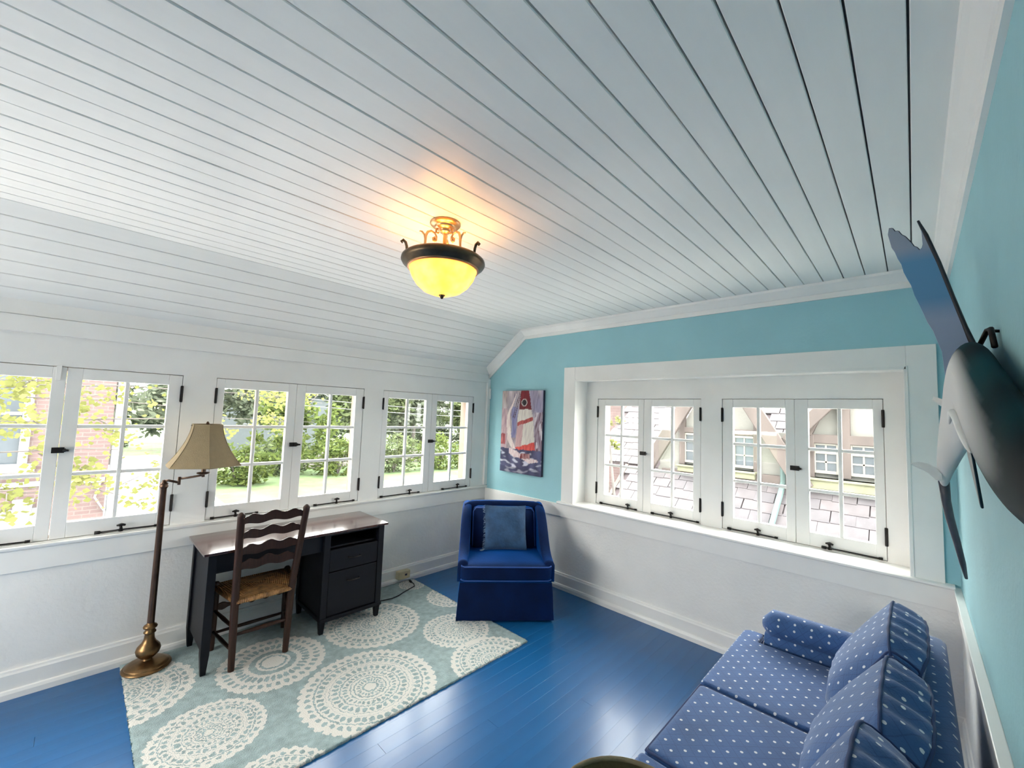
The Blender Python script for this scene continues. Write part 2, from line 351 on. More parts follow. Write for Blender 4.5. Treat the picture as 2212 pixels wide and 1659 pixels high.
# frieze boards above the garden windows
structure(MB().box((XL, -0.012, 2.115), (-0.005, 0.0, 2.25)).build('trim_3', M['trim'], bevel=0.003), 'upper white frieze board under the sloped ceiling', 'trim board')
structure(MB().box((XL, -0.024, 2.017), (-0.04, 0.0, 2.112)).build('trim_4', M['trim'], bevel=0.003), 'lower white frieze board above the garden windows', 'trim board')
structure(MB().box((-0.045, -0.03, 0.83), (-0.002, 0.0, 2.06)).build('trim_5', M['trim'], bevel=0.003), 'white corner board between garden windows and painting', 'trim board')
# window stool and apron along the garden wall
sp_ = [(0, -0.022), (0.03, -0.022), (0.036, -0.014), (0.036, -0.004), (0.03, 0.0), (0, 0.0)]
structure(extrude(sp_, (XL, 0, 0.822), (0, 0, 0.822), ((0, -1, 0), UP)).build('trim_6', M['trim'], auto=40), 'long white window sill over the desk', 'window sill')
structure(MB().box((XL, -0.018, 0.6765), (0, 0, 0.797)).build('trim_7', M['trim'], bevel=0.003), 'white apron board under the garden window sill', 'trim board')
structure(MB().box((-0.018, -W, 0.6765), (0, 0, 0.7956)).build('trim_8', M['trim'], bevel=0.003), 'white rail under the deep window recess', 'trim board')
structure(MB().box((XL, -W, 0.70), (0, -W+0.022, 0.795)).box((XL, -W, 0.795), (0, -W+0.030, 0.808)).build('trim_9', M['trim'], bevel=0.003), 'white chair rail behind the sofa', 'chair rail')
# casing, reveal and stool of the deep recess
c = CAS; oy0, oy1, oz = -3.7257, -1.1155, 2.1382
m = MB().box((-0.018, c['y1'], 0.80), (0, oy1, oz)).box((-0.018, oy0, 0.80), (0, c['y0'], oz)).box((-0.018, c['y0'], c['z1']), (0, c['y1'], oz))
m.box((-0.024, c['y1']-0.012, 0.82), (0, c['y1']+0.006, c['z1']+0.012)).box((-0.024, c['y0']-0.006, 0.82), (0, c['y0']+0.012, c['z1']+0.012)).box((-0.024, c['y0'], c['z1']-0.012), (0, c['y1'], c['z1']+0.006))
structure(m.build('trim_10', M['trim'], bevel=0.003), 'wide white casing around the deep window recess', 'window casing')
structure(MB().box((0.001, c['y1']-0.004, c['z0']), (0.24, c['y1']+0.02, c['z1'])).box((0.001, c['y0']-0.02, c['z0']), (0.24, c['y0']+0.004, c['z1'])).box((0.001, c['y0'], c['z1']-0.004), (0.24, c['y1'], c['z1']+0.02)).build('trim_11', M['trim']), 'white lining of the deep window recess', 'window reveal')
structure(extrude([(-0.24, -0.024), (0.035, -0.024), (0.044, -0.016), (0.044, -0.006), (0.036, 0), (-0.24, 0)], (0, oy0-0.035, 0.8215), (0, oy1+0.035, 0.8215), ((-1, 0, 0), UP)).build('trim_12', M['trim'], auto=40), 'deep white window sill of the recess', 'window sill')
# inner white face of the recess, pierced by the two casement pairs
RX = 0.1938; ZB2, ZT2 = 0.8258, 1.8376
HB = [(-2.3643, -1.3794), (-3.4862, -2.5253)]
m = MB().box((RX, c['y0'], ZT2), (RX+0.2, c['y1'], c['z1'])).box((RX, c['y0'], 0.80), (RX+0.2, c['y1'], ZB2))
ysb = [c['y1'], HB[0][1], HB[0][0], HB[1][1], HB[1][0], c['y0']]
for i in range(0, 6, 2): m.box((RX, ysb[i+1], ZB2), (RX+0.2, ysb[i], ZT2))
structure(m.build('trim_13', M['trim']), 'white framing around the two recessed casement pairs', 'window framing')

# ------------------------------------------------------------------ casement windows
def casement(name, label, T, L_, R_, mid, zb, zt, glass, hz=(1.71, 0.975), stays=(), clip=False):
    """T maps (u along the wall, w outward, z) to the world; glass = [(u0,u1,z0,z1), ...] for the two sashes"""
    base = T(Vector(((L_+R_)/2, 0, zb)))
    win = thing(name, label, 'window', base, kind='structure')
    def mb(): q = MB(); q.T = T; return q
    mb().box((L_, 0.055, zb), (L_+0.022, 0.20, zt)).box((R_-0.022, 0.055, zb), (R_, 0.20, zt)).box((L_, 0.055, zt-0.022), (R_, 0.20, zt)).box((L_, 0.055, zb), (R_, 0.20, zb+0.02)).build('outer_jamb', M['jamb'], win)
    for si, (a, b) in enumerate(((L_+0.003, mid-0.0015), (mid+0.0015, R_-0.003))):
        g0, g1, gz0, gz1 = glass[si]; d0, d1 = 0.004, 0.048; z0, z1 = zb+0.003, zt-0.004
        q = mb().box((a, d0, z0), (g0, d1, z1)).box((g1, d0, z0), (b, d1, z1)).box((g0, d0, z0), (g1, d1, gz0)).box((g0, d0, gz1), (g1, d1, z1))
        sash = q.build('sash', M['trim'], win, bevel=0.002, seg=1)
        cu, mw = (g0+g1)/2, 0.011
        mb().box((cu-mw, 0.010, gz0), (cu+mw, 0.040, gz1)).build('muntin', M['trim'], sash, bevel=0.003, seg=1)
        zs = [gz0+(gz1-gz0)*k/3 for k in range(4)]
        for zz in zs[1:3]: mb().box((g0, 0.012, zz-mw), (g1, 0.038, zz+mw)).build('muntin', M['trim'], sash, bevel=0.003, seg=1)
        for iu in range(2):
            for k in range(3):
                ua, ub = (g0, cu-mw) if iu == 0 else (cu+mw, g1)
                mb().box((ua-0.003, 0.027, zs[k]+(mw if k else 0)-0.003), (ub+0.003, 0.030, zs[k+1]-(mw if k < 2 else 0)+0.003)).build('pane', M['glass'], sash)
        hu = a if si == 0 else b
        for zz in hz:
            q = mb().box((hu-0.008, -0.006, zz-0.052), (hu+0.008, 0.004, zz+0.052)); q.tube([(hu, -0.006, zz-0.056), (hu, -0.006, zz+0.056)], 0.007, 8)
            q.build('hinge', M['black'], win)
    q = mb().box((mid-0.028, -0.012, 1.33), (mid+0.024, 0.004, 1.362)).box((mid+0.004, -0.022, 1.336), (mid+0.03, -0.010, 1.356)); q.tube([(mid+0.02, -0.02, 1.346), (mid+0.045, -0.03, 1.346)], [0.008, 0.006], 8)
    q.build('latch', M['black'], win)
    for (ua, uk, ub) in stays:
        z = zb+0.012
        st = mb(); st.tube([(ua, -0.012, z), (uk, -0.020, z+0.004), (ub, -0.012, z)], 0.0045, 6); st.tube([(ua-0.012, -0.008, z), (ua+0.012, -0.012, z)], 0.010, 8); st.tube([(ub-0.01, -0.008, z), (ub+0.01, -0.008, z)], 0.008, 8)
        st = st.build('casement_stay', M['black'], win, smooth=True)
        kb = mb(); kb.tube([(uk, -0.016, z-0.006), (uk, -0.018, z+0.016), (uk-0.004, -0.020, z+0.03)], [0.012, 0.007, 0.008], 8); kb.tube([(uk-0.022, -0.022, z+0.032), (uk, -0.022, z+0.036), (uk+0.02, -0.022, z+0.030)], [0.005, 0.010, 0.006], 8)
        kb.build('thumb_screw', M['black'], st, smooth=True)
    if clip: mb().box((mid-0.045, -0.010, zt-0.085), (mid-0.022, 0.0, zt+0.005)).build('catch', M['trim'], win, bevel=0.002, seg=1)
    return win
TA = lambda p: Vector((p.x, p.y, p.z))
TB = lambda p: Vector((RX+p.y, -p.x, p.z))       # u = -y
gA = (0.9193, 1.768)
casement('window_1', 'left garden window partly cut by the photo edge, beside the floor lamp', TA, -3.971, -2.8729, -3.4218, ZB, ZT, [(-3.90, -3.48, *gA), (-3.3551, -2.9472, *gA)], stays=[(-3.76, -3.66, -3.50), (-3.22, -3.115, -2.945)], clip=True)
casement('window_2', 'middle garden window pair above the desk', TA, -2.6818, -1.553, -2.1323, ZB, ZT, [(-2.6281, -2.1967, *gA), (-2.063, -1.6294, *gA)], stays=[(-2.64, -2.50, -2.36), (-1.93, -1.753, -1.60)])
casement('window_3', 'right garden window pair next to the corner with the painting', TA, -1.3618, -0.2314, -0.7994, ZB, ZT, [(-1.3032, -0.8686, *gA), (-0.7321, -0.304, *gA)], stays=[(-1.33, -1.03, -0.92), (-0.62, -0.43, -0.30)])
casement('window_4', 'left casement pair in the deep recess, facing the neighbouring roof', TB, 1.3794, 2.3643, 1.8621, ZB2, ZT2, [(1.4643, 1.8081, 0.9195, 1.7697), (1.9376, 2.302, 0.9195, 1.7697)], stays=[(1.443, 1.729, 1.80), (1.96, 2.126, 2.342)])
casement('window_5', 'right casement pair in the deep recess, near the mounted fish', TB, 2.5253, 3.4862, 3.0096, ZB2, ZT2, [(2.6041, 2.9533, 0.9195, 1.7697), (3.0893, 3.4342, 0.9195, 1.7697)], stays=[(2.58, 2.777, 2.891), (3.168, 3.20, 3.454)])
# ------------------------------------------------------------------ rug with tufted medallions
def rug_mat():
    m = mat('sage_shag_rug', (0.30, 0.40, 0.40), 0.95, bump=0.9, bscale=170, var=0.22, vscale=26, sheen=0.3)
    nt = m.node_tree; n = nt.nodes; L = nt.links; b = n['Principled BSDF']; src = b.inputs['Base Color'].links[0].from_socket
    def node(t, **k):
        x = n.new(t)
        for a, v in k.items(): setattr(x, a, v)
        return x
    g = bpy.data.node_groups.new('medallion', 'ShaderNodeTree')
    for nm, ty, io in (('Vec', 'NodeSocketVector', 'INPUT'), ('Center', 'NodeSocketVector', 'INPUT'), ('Radius', 'NodeSocketFloat', 'INPUT'), ('Petals', 'NodeSocketFloat', 'INPUT'), ('Inner', 'NodeSocketFloat', 'INPUT'), ('Mask', 'NodeSocketFloat', 'OUTPUT')):
        g.interface.new_socket(nm, in_out=io, socket_type=ty)
    gi = g.nodes.new('NodeGroupInput'); go = g.nodes.new('NodeGroupOutput'); gl = g.links
    def val(x, sock):
        if isinstance(x, (int, float)): sock.default_value = x
        else: gl.new(x, sock)
    def ma(op, a, b_=0.0, c_=None):
        x = g.nodes.new('ShaderNodeMath'); x.operation = op; val(a, x.inputs[0])
        if op not in ('SINE', 'COSINE', 'ABSOLUTE', 'FRACT', 'SQRT'): val(b_, x.inputs[1])
        if c_ is not None: val(c_, x.inputs[2])
        return x.outputs[0]
    def band(r, a, b_): return ma('MULTIPLY', ma('GREATER_THAN', r, a), ma('LESS_THAN', r, b_))
    sb = g.nodes.new('ShaderNodeVectorMath'); sb.operation = 'SUBTRACT'; gl.new(gi.outputs['Vec'], sb.inputs[0]); gl.new(gi.outputs['Center'], sb.inputs[1])
    sx = g.nodes.new('ShaderNodeSeparateXYZ'); gl.new(sb.outputs[0], sx.inputs[0])
    r = ma('SQRT', ma('ADD', ma('MULTIPLY', sx.outputs[0], sx.outputs[0]), ma('MULTIPLY', sx.outputs[1], sx.outputs[1])))
    r = ma('DIVIDE', r, gi.outputs['Radius']); th = ma('ARCTAN2', sx.outputs[1], sx.outputs[0]); N = gi.outputs['Petals']
    def lace(a, b_, mult, thr, ph=0.0):
        """a white ring between a and b_ pierced by oval holes"""
        q = ma('DIVIDE', ma('SUBTRACT', r, a), b_-a)
        hole = ma('MULTIPLY', ma('SINE', ma('MULTIPLY', q, PI)), ma('ABSOLUTE', ma('SINE', ma('ADD', ma('MULTIPLY', th, ma('MULTIPLY', N, 0.5*mult)), ph))))
        return ma('MULTIPLY', band(r, a, b_), ma('LESS_THAN', hole, thr))
    edge = ma('ADD', 0.965, ma('MULTIPLY', ma('ABSOLUTE', ma('SINE', ma('MULTIPLY', th, ma('MULTIPLY', N, 0.5)))), 0.05))
    outer = ma('MULTIPLY', ma('MULTIPLY', ma('GREATER_THAN', r, 0.93), ma('LESS_THAN', r, edge)), 1.0)
    parts = [outer, lace(0.80, 0.94, 1.0, 0.62), lace(0.64, 0.775, 1.0, 0.45, 1.57), band(r, 0.585, 0.635), lace(0.44, 0.575, 0.75, 0.5), lace(0.30, 0.42, 0.75, 0.55, 1.57), band(r, 0.245, 0.285), lace(0.12, 0.22, 0.5, 0.5), ma('LESS_THAN', r, 0.085)]
    out = parts[0]
    for p in parts[1:]: out = ma('MAXIMUM', out, p)
    # the plainer variety: clear gap and an oval heart
    plain = ma('MAXIMUM', ma('MAXIMUM', ma('MAXIMUM', outer, lace(0.72, 0.94, 1.0, 0.6)), lace(0.50, 0.72, 1.0, 0.35, 1.57)), ma('MAXIMUM', band(r, 0.44, 0.50), ma('MAXIMUM', band(r, 0.26, 0.32), ma('LESS_THAN', r, 0.21))))
    mx = g.nodes.new('ShaderNodeMix'); mx.data_type = 'FLOAT'; gl.new(gi.outputs['Inner'], mx.inputs['Factor']); gl.new(out, mx.inputs['A']); gl.new(plain, mx.inputs['B'])
    gl.new(mx.outputs[0], go.inputs['Mask'])
    tc = node('ShaderNodeTexCoord'); nz = node('ShaderNodeTexNoise'); nz.inputs['Scale'].default_value = 60; nz.inputs['Detail'].default_value = 3
    L.new(tc.outputs['Object'], nz.inputs[0])
    ns = node('ShaderNodeVectorMath', operation='MULTIPLY_ADD'); ns.inputs[1].default_value = (0.034, 0.034, 0); ns.inputs[2].default_value = (-0.017, -0.017, 0); L.new(nz.outputs['Color'], ns.inputs[0])
    ad = node('ShaderNodeVectorMath', operation='ADD'); L.new(tc.outputs['Object'], ad.inputs[0]); L.new(ns.outputs[0], ad.inputs[1])
    acc = None
    for cx, cy, rad, pet, inner in ((-2.03, -1.262, 0.385, 44, 0), (-2.364, -0.62, 0.305, 34, 1), (-2.778, -1.045, 0.25, 34, 0), (-1.66, -0.59, 0.345, 36, 0), (-1.241, -1.084, 0.247, 34, 0), (-1.30, -1.56, 0.285, 34, 0), (-3.07, -0.42, 0.33, 30, 0), (-2.64, -1.62, 0.235, 30, 0), (-0.92, -0.60, 0.21, 26, 0), (-1.04, -0.16, 0.12, 20, 0)):
        x = node('ShaderNodeGroup'); x.node_tree = g; L.new(ad.outputs[0], x.inputs['Vec']); x.inputs['Center'].default_value = (cx+2.0, cy+0.78, 0); x.inputs['Radius'].default_value = rad; x.inputs['Petals'].default_value = pet; x.inputs['Inner'].default_value = inner
        sx_ = node('ShaderNodeVectorMath', operation='MULTIPLY')
        if acc is None: acc = x.outputs[0]
        else:
            k = node('ShaderNodeMath', operation='MAXIMUM'); L.new(acc, k.inputs[0]); L.new(x.outputs[0], k.inputs[1]); acc = k.outputs[0]
    # distance in the plane only
    mx = node('ShaderNodeMix', data_type='RGBA'); L.new(acc, mx.inputs['Factor']); L.new(src, mx.inputs['A']); mx.inputs['B'].default_value = (0.74, 0.72, 0.66, 1)
    L.new(mx.outputs['Result'], b.inputs['Base Color'])
    return m
M['rug'] = rug_mat()
rx0, rx1, ry0, ry1, rt = -3.055, -0.955, -1.555, -0.036, 0.014
q = MB(); nx, ny = 150, 110; vs = []; fs = []
for j in range(ny+1):
    for i in range(nx+1):
        x = rx0+(rx1-rx0)*i/nx; y = ry0+(ry1-ry0)*j/ny; e = i in (0, nx) or j in (0, ny)
        vs.append((x+(rnd.uniform(-.003, .003) if e else 0), y+(rnd.uniform(-.003, .003) if e else 0), rt-0.003+(0 if e else rnd.uniform(-0.0015, 0.003))))
for j in range(ny):
    for i in range(nx): a = j*(nx+1)+i; fs.append((a, a+1, a+nx+2, a+nx+1))
q.add(vs, fs)
rim = [i for i in range(nx+1)]+[j*(nx+1)+nx for j in range(1, ny+1)]+[ny*(nx+1)+i for i in range(nx-1, -1, -1)]+[j*(nx+1) for j in range(ny-1, 0, -1)]
k = len(q.v); q.v += [Vector((q.v[i].x, q.v[i].y, 0.001)) for i in rim]; n_ = len(rim)
q.f += [[rim[i], k+i, k+(i+1) % n_, rim[(i+1) % n_]] for i in range(n_)]
rug = q.build('area_rug', M['rug'], smooth=True, org=(-2.0, -0.78, 0)); props(rug, 'sage green shag area rug with white lace medallions under the desk', 'rug')
tuft = MB()
for i in range(700):
    if rnd.random() < 0.58: x, y = rnd.uniform(rx0, rx1), ry0
    else: x, y = rx1 if rnd.random() < .5 else rx0, rnd.uniform(ry0, ry1)
    dx = rnd.uniform(-.006, .006); dy = rnd.uniform(-.006, .003)
    tuft.add([(x-.004, y, .004), (x+.004, y, .004), (x+dx, y+dy-.002, .015)], [(0, 1, 2)])
o = tuft.build('pile_edge', M['rug'], rug); o['kind'] = 'stuff'
RZ = rt

# ------------------------------------------------------------------ writing desk
dk = thing('writing_desk', 'black two-drawer desk with a dark cherry top under the middle window', 'desk', (-2.15, -0.28, RZ))
q = MB(); q.rbox((-2.15, -0.272, 0.731), (0.615, 0.252, 0.010), 0.006, 6); q.build('desktop', M['desktop'], dk)
def taper_leg(x, y, ztop, zb, w, wb, mm, par, name='leg'):
    q = MB(); hw = w/2; hb = wb/2
    q.loft([[(x-h, y-h, z), (x+h, y-h, z), (x+h, y+h, z), (x-h, y+h, z)] for z, h in ((zb, hb), (min(ztop, 0.13), hw), (ztop, hw))])
    return q.build(name, mm, par, bevel=0.003)
for x, y in ((-2.715, -0.49), (-2.715, -0.055), (-1.588, -0.49), (-1.588, -0.055), (-2.018, -0.49), (-2.018, -0.055)):
    taper_leg(x, y, 0.721, RZ, 0.046, 0.028, M['desk'], dk)
MB().box((-2.725, -0.47, 0.13), (-2.708, -0.075, 0.721)).build('side_panel', M['desk'], dk, bevel=0.002)
MB().box((-2.69, -0.488, 0.60), (-2.04, -0.470, 0.721)).build('apron', M['desk'], dk, bevel=0.002)
MB().box((-2.69, -0.055, 0.50), (-2.04, -0.04, 0.721)).build('back_panel', M['desk'], dk, bevel=0.002)
MB().box((-2.027, -0.47, 0.125), (-2.010, -0.075, 0.721)).build('side_panel', M['desk'], dk, bevel=0.002)
MB().box((-1.596, -0.47, 0.125), (-1.579, -0.075, 0.721)).build('side_panel', M['desk'], dk, bevel=0.002)
MB().box((-2.01, -0.055, 0.125), (-1.596, -0.04, 0.721)).build('back_panel', M['desk'], dk, bevel=0.002)
MB().box((-2.01, -0.47, 0.607), (-1.596, -0.06, 0.620)).build('cubby_shelf', M['desk'], dk, bevel=0.002)
MB().box((-2.04, -0.520, 0.100), (-1.560, -0.050, 0.126)).build('base_rail', M['desk'], dk, bevel=0.004)
MB().box((-1.995, -0.505, 0.708), (-1.61, -0.490, 0.721)).build('top_rail', M['desk'], dk, bevel=0.002)
for za, zb_ in ((0.448, 0.603), (0.132, 0.440)):
    d = MB().box((-1.992, -0.508, za), (-1.614, -0.480, zb_)).build('drawer', M['desk'], dk, bevel=0.004)
    zz = 0.528 if za > .4 else 0.361
    q = MB(); q.tube([(-1.850, -0.508, zz), (-1.846, -0.528, zz), (-1.804, -0.533, zz-0.002), (-1.762, -0.528, zz), (-1.758, -0.508, zz)], 0.0055, 8); q.build('handle', M['black'], d, smooth=True)

# ------------------------------------------------------------------ ladder-back chair
ch = thing('ladder_back_chair', 'dark oak ladder-back chair with a woven rush seat pulled up to the desk', 'chair', (-2.42, -0.39, RZ))
def post(foot, knee, top, mm=M['oak']):
    q = MB(); n = 8
    def ring(p, r, ry=None): return [(p[0]+r*math.cos(2*PI*j/n+PI/8)*1.08, p[1]+(ry or r)*math.sin(2*PI*j/n+PI/8)*1.08, p[2]) for j in range(n)]
    F_, K, T_ = Vector(foot), Vector(knee), Vector(top)
    rs = [ring(F_, 0.017), ring(F_.lerp(K, .5), 0.020), ring(K, 0.021), ring(K.lerp(T_, .5), 0.020), ring(T_, 0.0195)]
    rs += [ring(T_+Vector((0, 0, .008)), 0.021), ring(T_+Vector((0, 0, .016)), 0.018), ring(T_+Vector((0, 0, .026)), 0.009), ring(T_+Vector((0, 0, .030)), 0.003)]
    q.loft(rs); return q.build('back_post', mm, ch, auto=50)
BL = [(-2.582, -0.556, RZ), (-2.590, -0.553, 0.42), (-2.612, -0.632, 0.962)]
BR = [(-2.272, -0.550, RZ), (-2.262, -0.550, 0.42), (-2.228, -0.628, 0.962)]
post(*BL); post(*BR)
FLl, FRr = (-2.622, -0.212), (-2.178, -0.206)
for x, y in (FLl, FRr):
    q = MB(); n = 8
    q.loft([[(x+r*math.cos(2*PI*j/n+PI/8), y+r*math.sin(2*PI*j/n+PI/8), z) for j in range(n)] for z, r in ((RZ, .017), (.2, .021), (.40, .022), (.445, .022), (.455, .014))]); q.build('front_leg', M['oak'], ch, auto=50)
def lerp3(a, b, t): return tuple(a[i]+(b[i]-a[i])*t for i in range(3))
def post_at(P, z):
    t = (z-P[1][2])/(P[2][2]-P[1][2]); return Vector(lerp3(P[1], P[2], t))
for zc, h in ((0.930, 0.048), (0.835, 0.046), (0.735, 0.050), (0.640, 0.048)):
    a, b_ = post_at(BL, zc), post_at(BR, zc); q = MB(); rows = []; N = 24
    for i in range(N+1):
        t = i/N; p = a.lerp(b_, t); s = abs(2*t-1)
        up = 0.5*h+0.014*(1-s**2)+0.010*math.cos(3*PI*s)*(1 if s < .75 else .3); dn = -0.5*h+0.006*math.cos(2.4*PI*s)+0.004
        if s > .88: up = 0.38*h; dn = -0.38*h
        dy = 0.022*(1-s*s)
        rows.append([(p.x, p.y+dy+0.006, zc+dn), (p.x, p.y+dy-0.006, zc+dn), (p.x, p.y+dy-0.006, zc+up), (p.x, p.y+dy+0.006, zc+up)])
    q.loft(rows); q.build('back_slat', M['oak'], ch, bevel=0.002, seg=1)
# rush seat: four woven triangles, each strand a ridge
def rush_mat():
    m = mat('woven_rush', (0.36, 0.17, 0.055), 0.6, var=0.5, vscale=30); n = m.node_tree.nodes; L = m.node_tree.links; b = n['Principled BSDF']
    uv = n.new('ShaderNodeUVMap'); w = n.new('ShaderNodeTexWave'); w.inputs['Scale'].default_value = 26; w.inputs['Distortion'].default_value = 1.2; w.inputs['Detail'].default_value = 2; L.new(uv.outputs[0], w.inputs[0])
    bp = n.new('ShaderNodeBump'); bp.inputs['Strength'].default_value = 0.8; bp.inputs['Distance'].default_value = 0.01; L.new(w.outputs[1], bp.inputs['Height']); L.new(bp.outputs[0], b.inputs['Normal'])
    return m
M['rush'] = rush_mat()
cr = [Vector((-2.585, -0.565, 0.440)), Vector((-2.265, -0.560, 0.440)), Vector((-2.165, -0.190, 0.440)), Vector((-2.636, -0.196, 0.440))]
ct = sum(cr, Vector())/4+Vector((0, 0, 0.004))
q = MB(); uvs = []; G = 10
for k in range(4):
    a, b_ = cr[k], cr[(k+1) % 4]; rows = []
    for i in range(G+1):
        t = i/G; rows.append([a.lerp(ct, t).lerp(b_.lerp(ct, t), j/G)+Vector((0, 0, 0.008*math.sin(PI*t)-0.006*(1-t)**3)) for j in range(G+1)])
    kk = len(q.v)
    for i, r_ in enumerate(rows):
        for j, p in enumerate(r_): q.v.append(p); uvs.append((i/G*0.19, 0.3*j/G))
    for i in range(G):
        for j in range(G): q.f.append([kk+i*(G+1)+j, kk+i*(G+1)+j+1, kk+(i+1)*(G+1)+j+1, kk+(i+1)*(G+1)+j])
st = q.build('rush_seat', M['rush'], ch, smooth=True)
l = st.data.uv_layers.new(name='UVMap')
for li, lp in enumerate(st.data.loops): l.data[li].uv = uvs[lp.vertex_index]
q = MB()
for k in range(4):
    a, b_ = cr[k]-Vector((0, 0, .014)), cr[(k+1) % 4]-Vector((0, 0, .014)); q.tube([a.lerp(b_, t) for t in (0, .25, .5, .75, 1)], [.013, .017, .017, .017, .013], 8)
o = q.build('rush_roll', M['rush'], ch, smooth=True, uv=True)
def rung(a, b_, r=0.010):
    q = MB(); a, b_ = Vector(a), Vector(b_); q.tube([a.lerp(b_, t) for t in (0, .2, .5, .8, 1)], [r*.8, r, r*1.25, r, r*.8], 8); q.build('stretcher', M['oak'], ch, smooth=True)
for z in (0.135, 0.27):
    rung((FLl[0], FLl[1], z), (BL[0][0]-0.004, -0.555, z)); rung((FRr[0], FRr[1], z), (BR[0][0]+0.004, -0.551, z))
rung((BL[0][0], -0.555, 0.225), (BR[0][0], -0.552, 0.225), 0.011)
rung((FLl[0], FLl[1], 0.12), (FRr[0], FRr[1], 0.12), 0.010)
q = MB(); rows = []
for i in range(31):
    t = i/30; x = FLl[0]+(FRr[0]-FLl[0])*t; s = abs(2*t-1); hh = 0.018+0.010*math.cos(5*PI*s)*(1-.4*s)
    rows.append([(x, -0.20, .285-hh), (x, -0.215, .285-hh), (x, -0.215, .285+hh), (x, -0.20, .285+hh)])
q.loft(rows); q.build('carved_stretcher', M['oak'], ch, bevel=0.002, seg=1)

# ------------------------------------------------------------------ floor lamp by the garden wall
LX, LY = -2.942, -0.165
fl = thing('floor_lamp', 'brass swing-arm floor lamp with a cream bell shade beside the desk', 'lamp', (LX, LY, RZ))
q = MB(); q.lathe([(0.0, 0), (0.118, 0), (0.122, 0.006), (0.118, 0.014), (0.108, 0.017), (0.106, 0.022), (0.085, 0.030), (0.045, 0.038), (0.028, 0.044), (0.0, 0.045)], (LX, LY, RZ), 40); q.build('base', M['brass'], fl, auto=50)
q = MB(); q.lathe([(0, .04), (.026, .042), (.022, .052), (.036, .060), (.056, .082), (.062, .104), (.056, .124), (.036, .148), (.027, .168), (.024, .196), (.026, .202), (.031, .206), (.031, .212), (.025, .218), (.025, .228), (.034, .234), (.036, .242), (.031, .250), (.020, .256), (.016, .27), (0, .271)], (LX, LY, RZ), 32); q.build('vase_stem', M['brass'], fl, auto=50)
q = MB(); q.lathe([(0, .262), (.0185, .264), (.0175, .6), (.0165, 1.085), (.021, 1.092), (.024, 1.100), (.020, 1.108), (.022, 1.118), (.013, 1.126), (.010, 1.14), (0, 1.142)], (LX, LY, RZ), 20); q.build('pole', M['pole'], fl, auto=50)
EX, EY, SX, SY = -2.872, -0.200, -2.760, -0.272
arm = MB(); arm.tube([(LX, LY, 1.148), (LX+.02, LY-.01, 1.150), (EX, EY, 1.136)], 0.0075, 10); arm.tube([(EX, EY, 1.122), (EX, EY, 1.172)], 0.009, 10); arm.tube([(EX, EY, 1.160), (EX+.04, EY-.02, 1.166), (SX-.02, SY+.01, 1.180), (SX, SY, 1.184)], 0.0065, 10); arm.tube([(SX, SY, 1.172), (SX, SY, 1.20)], 0.009, 10)
arm.build('swing_arm', M['pole'], fl, smooth=True)
q = MB(); q.lathe([(0, 1.186), (.012, 1.187), (.034, 1.194), (.038, 1.199), (.034, 1.202), (.013, 1.204), (.013, 1.29), (0, 1.291)], (SX, SY, 0), 20); q.build('socket', M['pole'], fl, auto=50)
def bell(cx, cy, z0, z1, rb, rt_, sides, rot, th=0.002, sag=0.03, pw_=1.7):
    q = MB(); N = 12; segs = 4
    outs = []; ins = []
    for i in range(N+1):
        t = i/N; rad = rt_+(rb-rt_)*((1-t)**pw_); z = z0+(z1-z0)*t
        def rg(rad):
            o = []
            for k in range(sides):
                a0, a1 = rot+2*PI*k/sides, rot+2*PI*(k+1)/sides
                p0 = Vector((math.cos(a0), math.sin(a0)))*rad; p1 = Vector((math.cos(a1), math.sin(a1)))*rad
                for s in range(segs):
                    u = s/segs; p = p0.lerp(p1, u); p *= 1+0.035*math.sin(PI*u); o.append((cx+p.x, cy+p.y, z))
            return o
        outs.append(rg(rad)); ins.append(rg(rad-th))
    q.loft(outs+ins[::-1]+[outs[0]], cap=False); return q
bell(SX, SY, 1.248, 1.514, 0.214, 0.088, 6, R(28)).build('lamp_shade', M['shade'], fl, auto=28)
q = MB()
for k in range(6):
    a = R(28)+2*PI*k/6
    q.tube([(SX+math.cos(a)*(0.088+(0.214-0.088)*((1-t)**1.7)+.001), SY+math.sin(a)*(0.088+(0.214-0.088)*((1-t)**1.7)+.001), 1.248+0.266*t) for t in [i/10 for i in range(11)]], 0.0022, 6)
for z, rad in ((1.249, .214), (1.513, .088)):
    pts = [(SX+math.cos(R(28)+2*PI*k/6)*rad, SY+math.sin(R(28)+2*PI*k/6)*rad, z) for k in range(7)]; q.tube(pts, 0.003, 6)
q.build('shade_braid', M['shade'], fl, smooth=True)
q = MB(); q.tube([(SX, SY, 1.29), (SX, SY, 1.515)], 0.004, 8); q.tube([(SX-.088, SY, 1.506), (SX+.088, SY, 1.506)], 0.002, 6); q.lathe([(0, 1.512), (.008, 1.514), (.010, 1.522), (.006, 1.530), (0, 1.535)], (SX, SY, 0), 12); q.build('finial', M['pole'], fl, smooth=True)
q = MB(); q.lathe([(0, 1.29), (.012, 1.292), (.014, 1.32), (.028, 1.36), (.030, 1.38), (.022, 1.405), (0, 1.415)], (SX, SY, 0), 16); q.build('bulb', M['fishwhite'], fl, smooth=True)

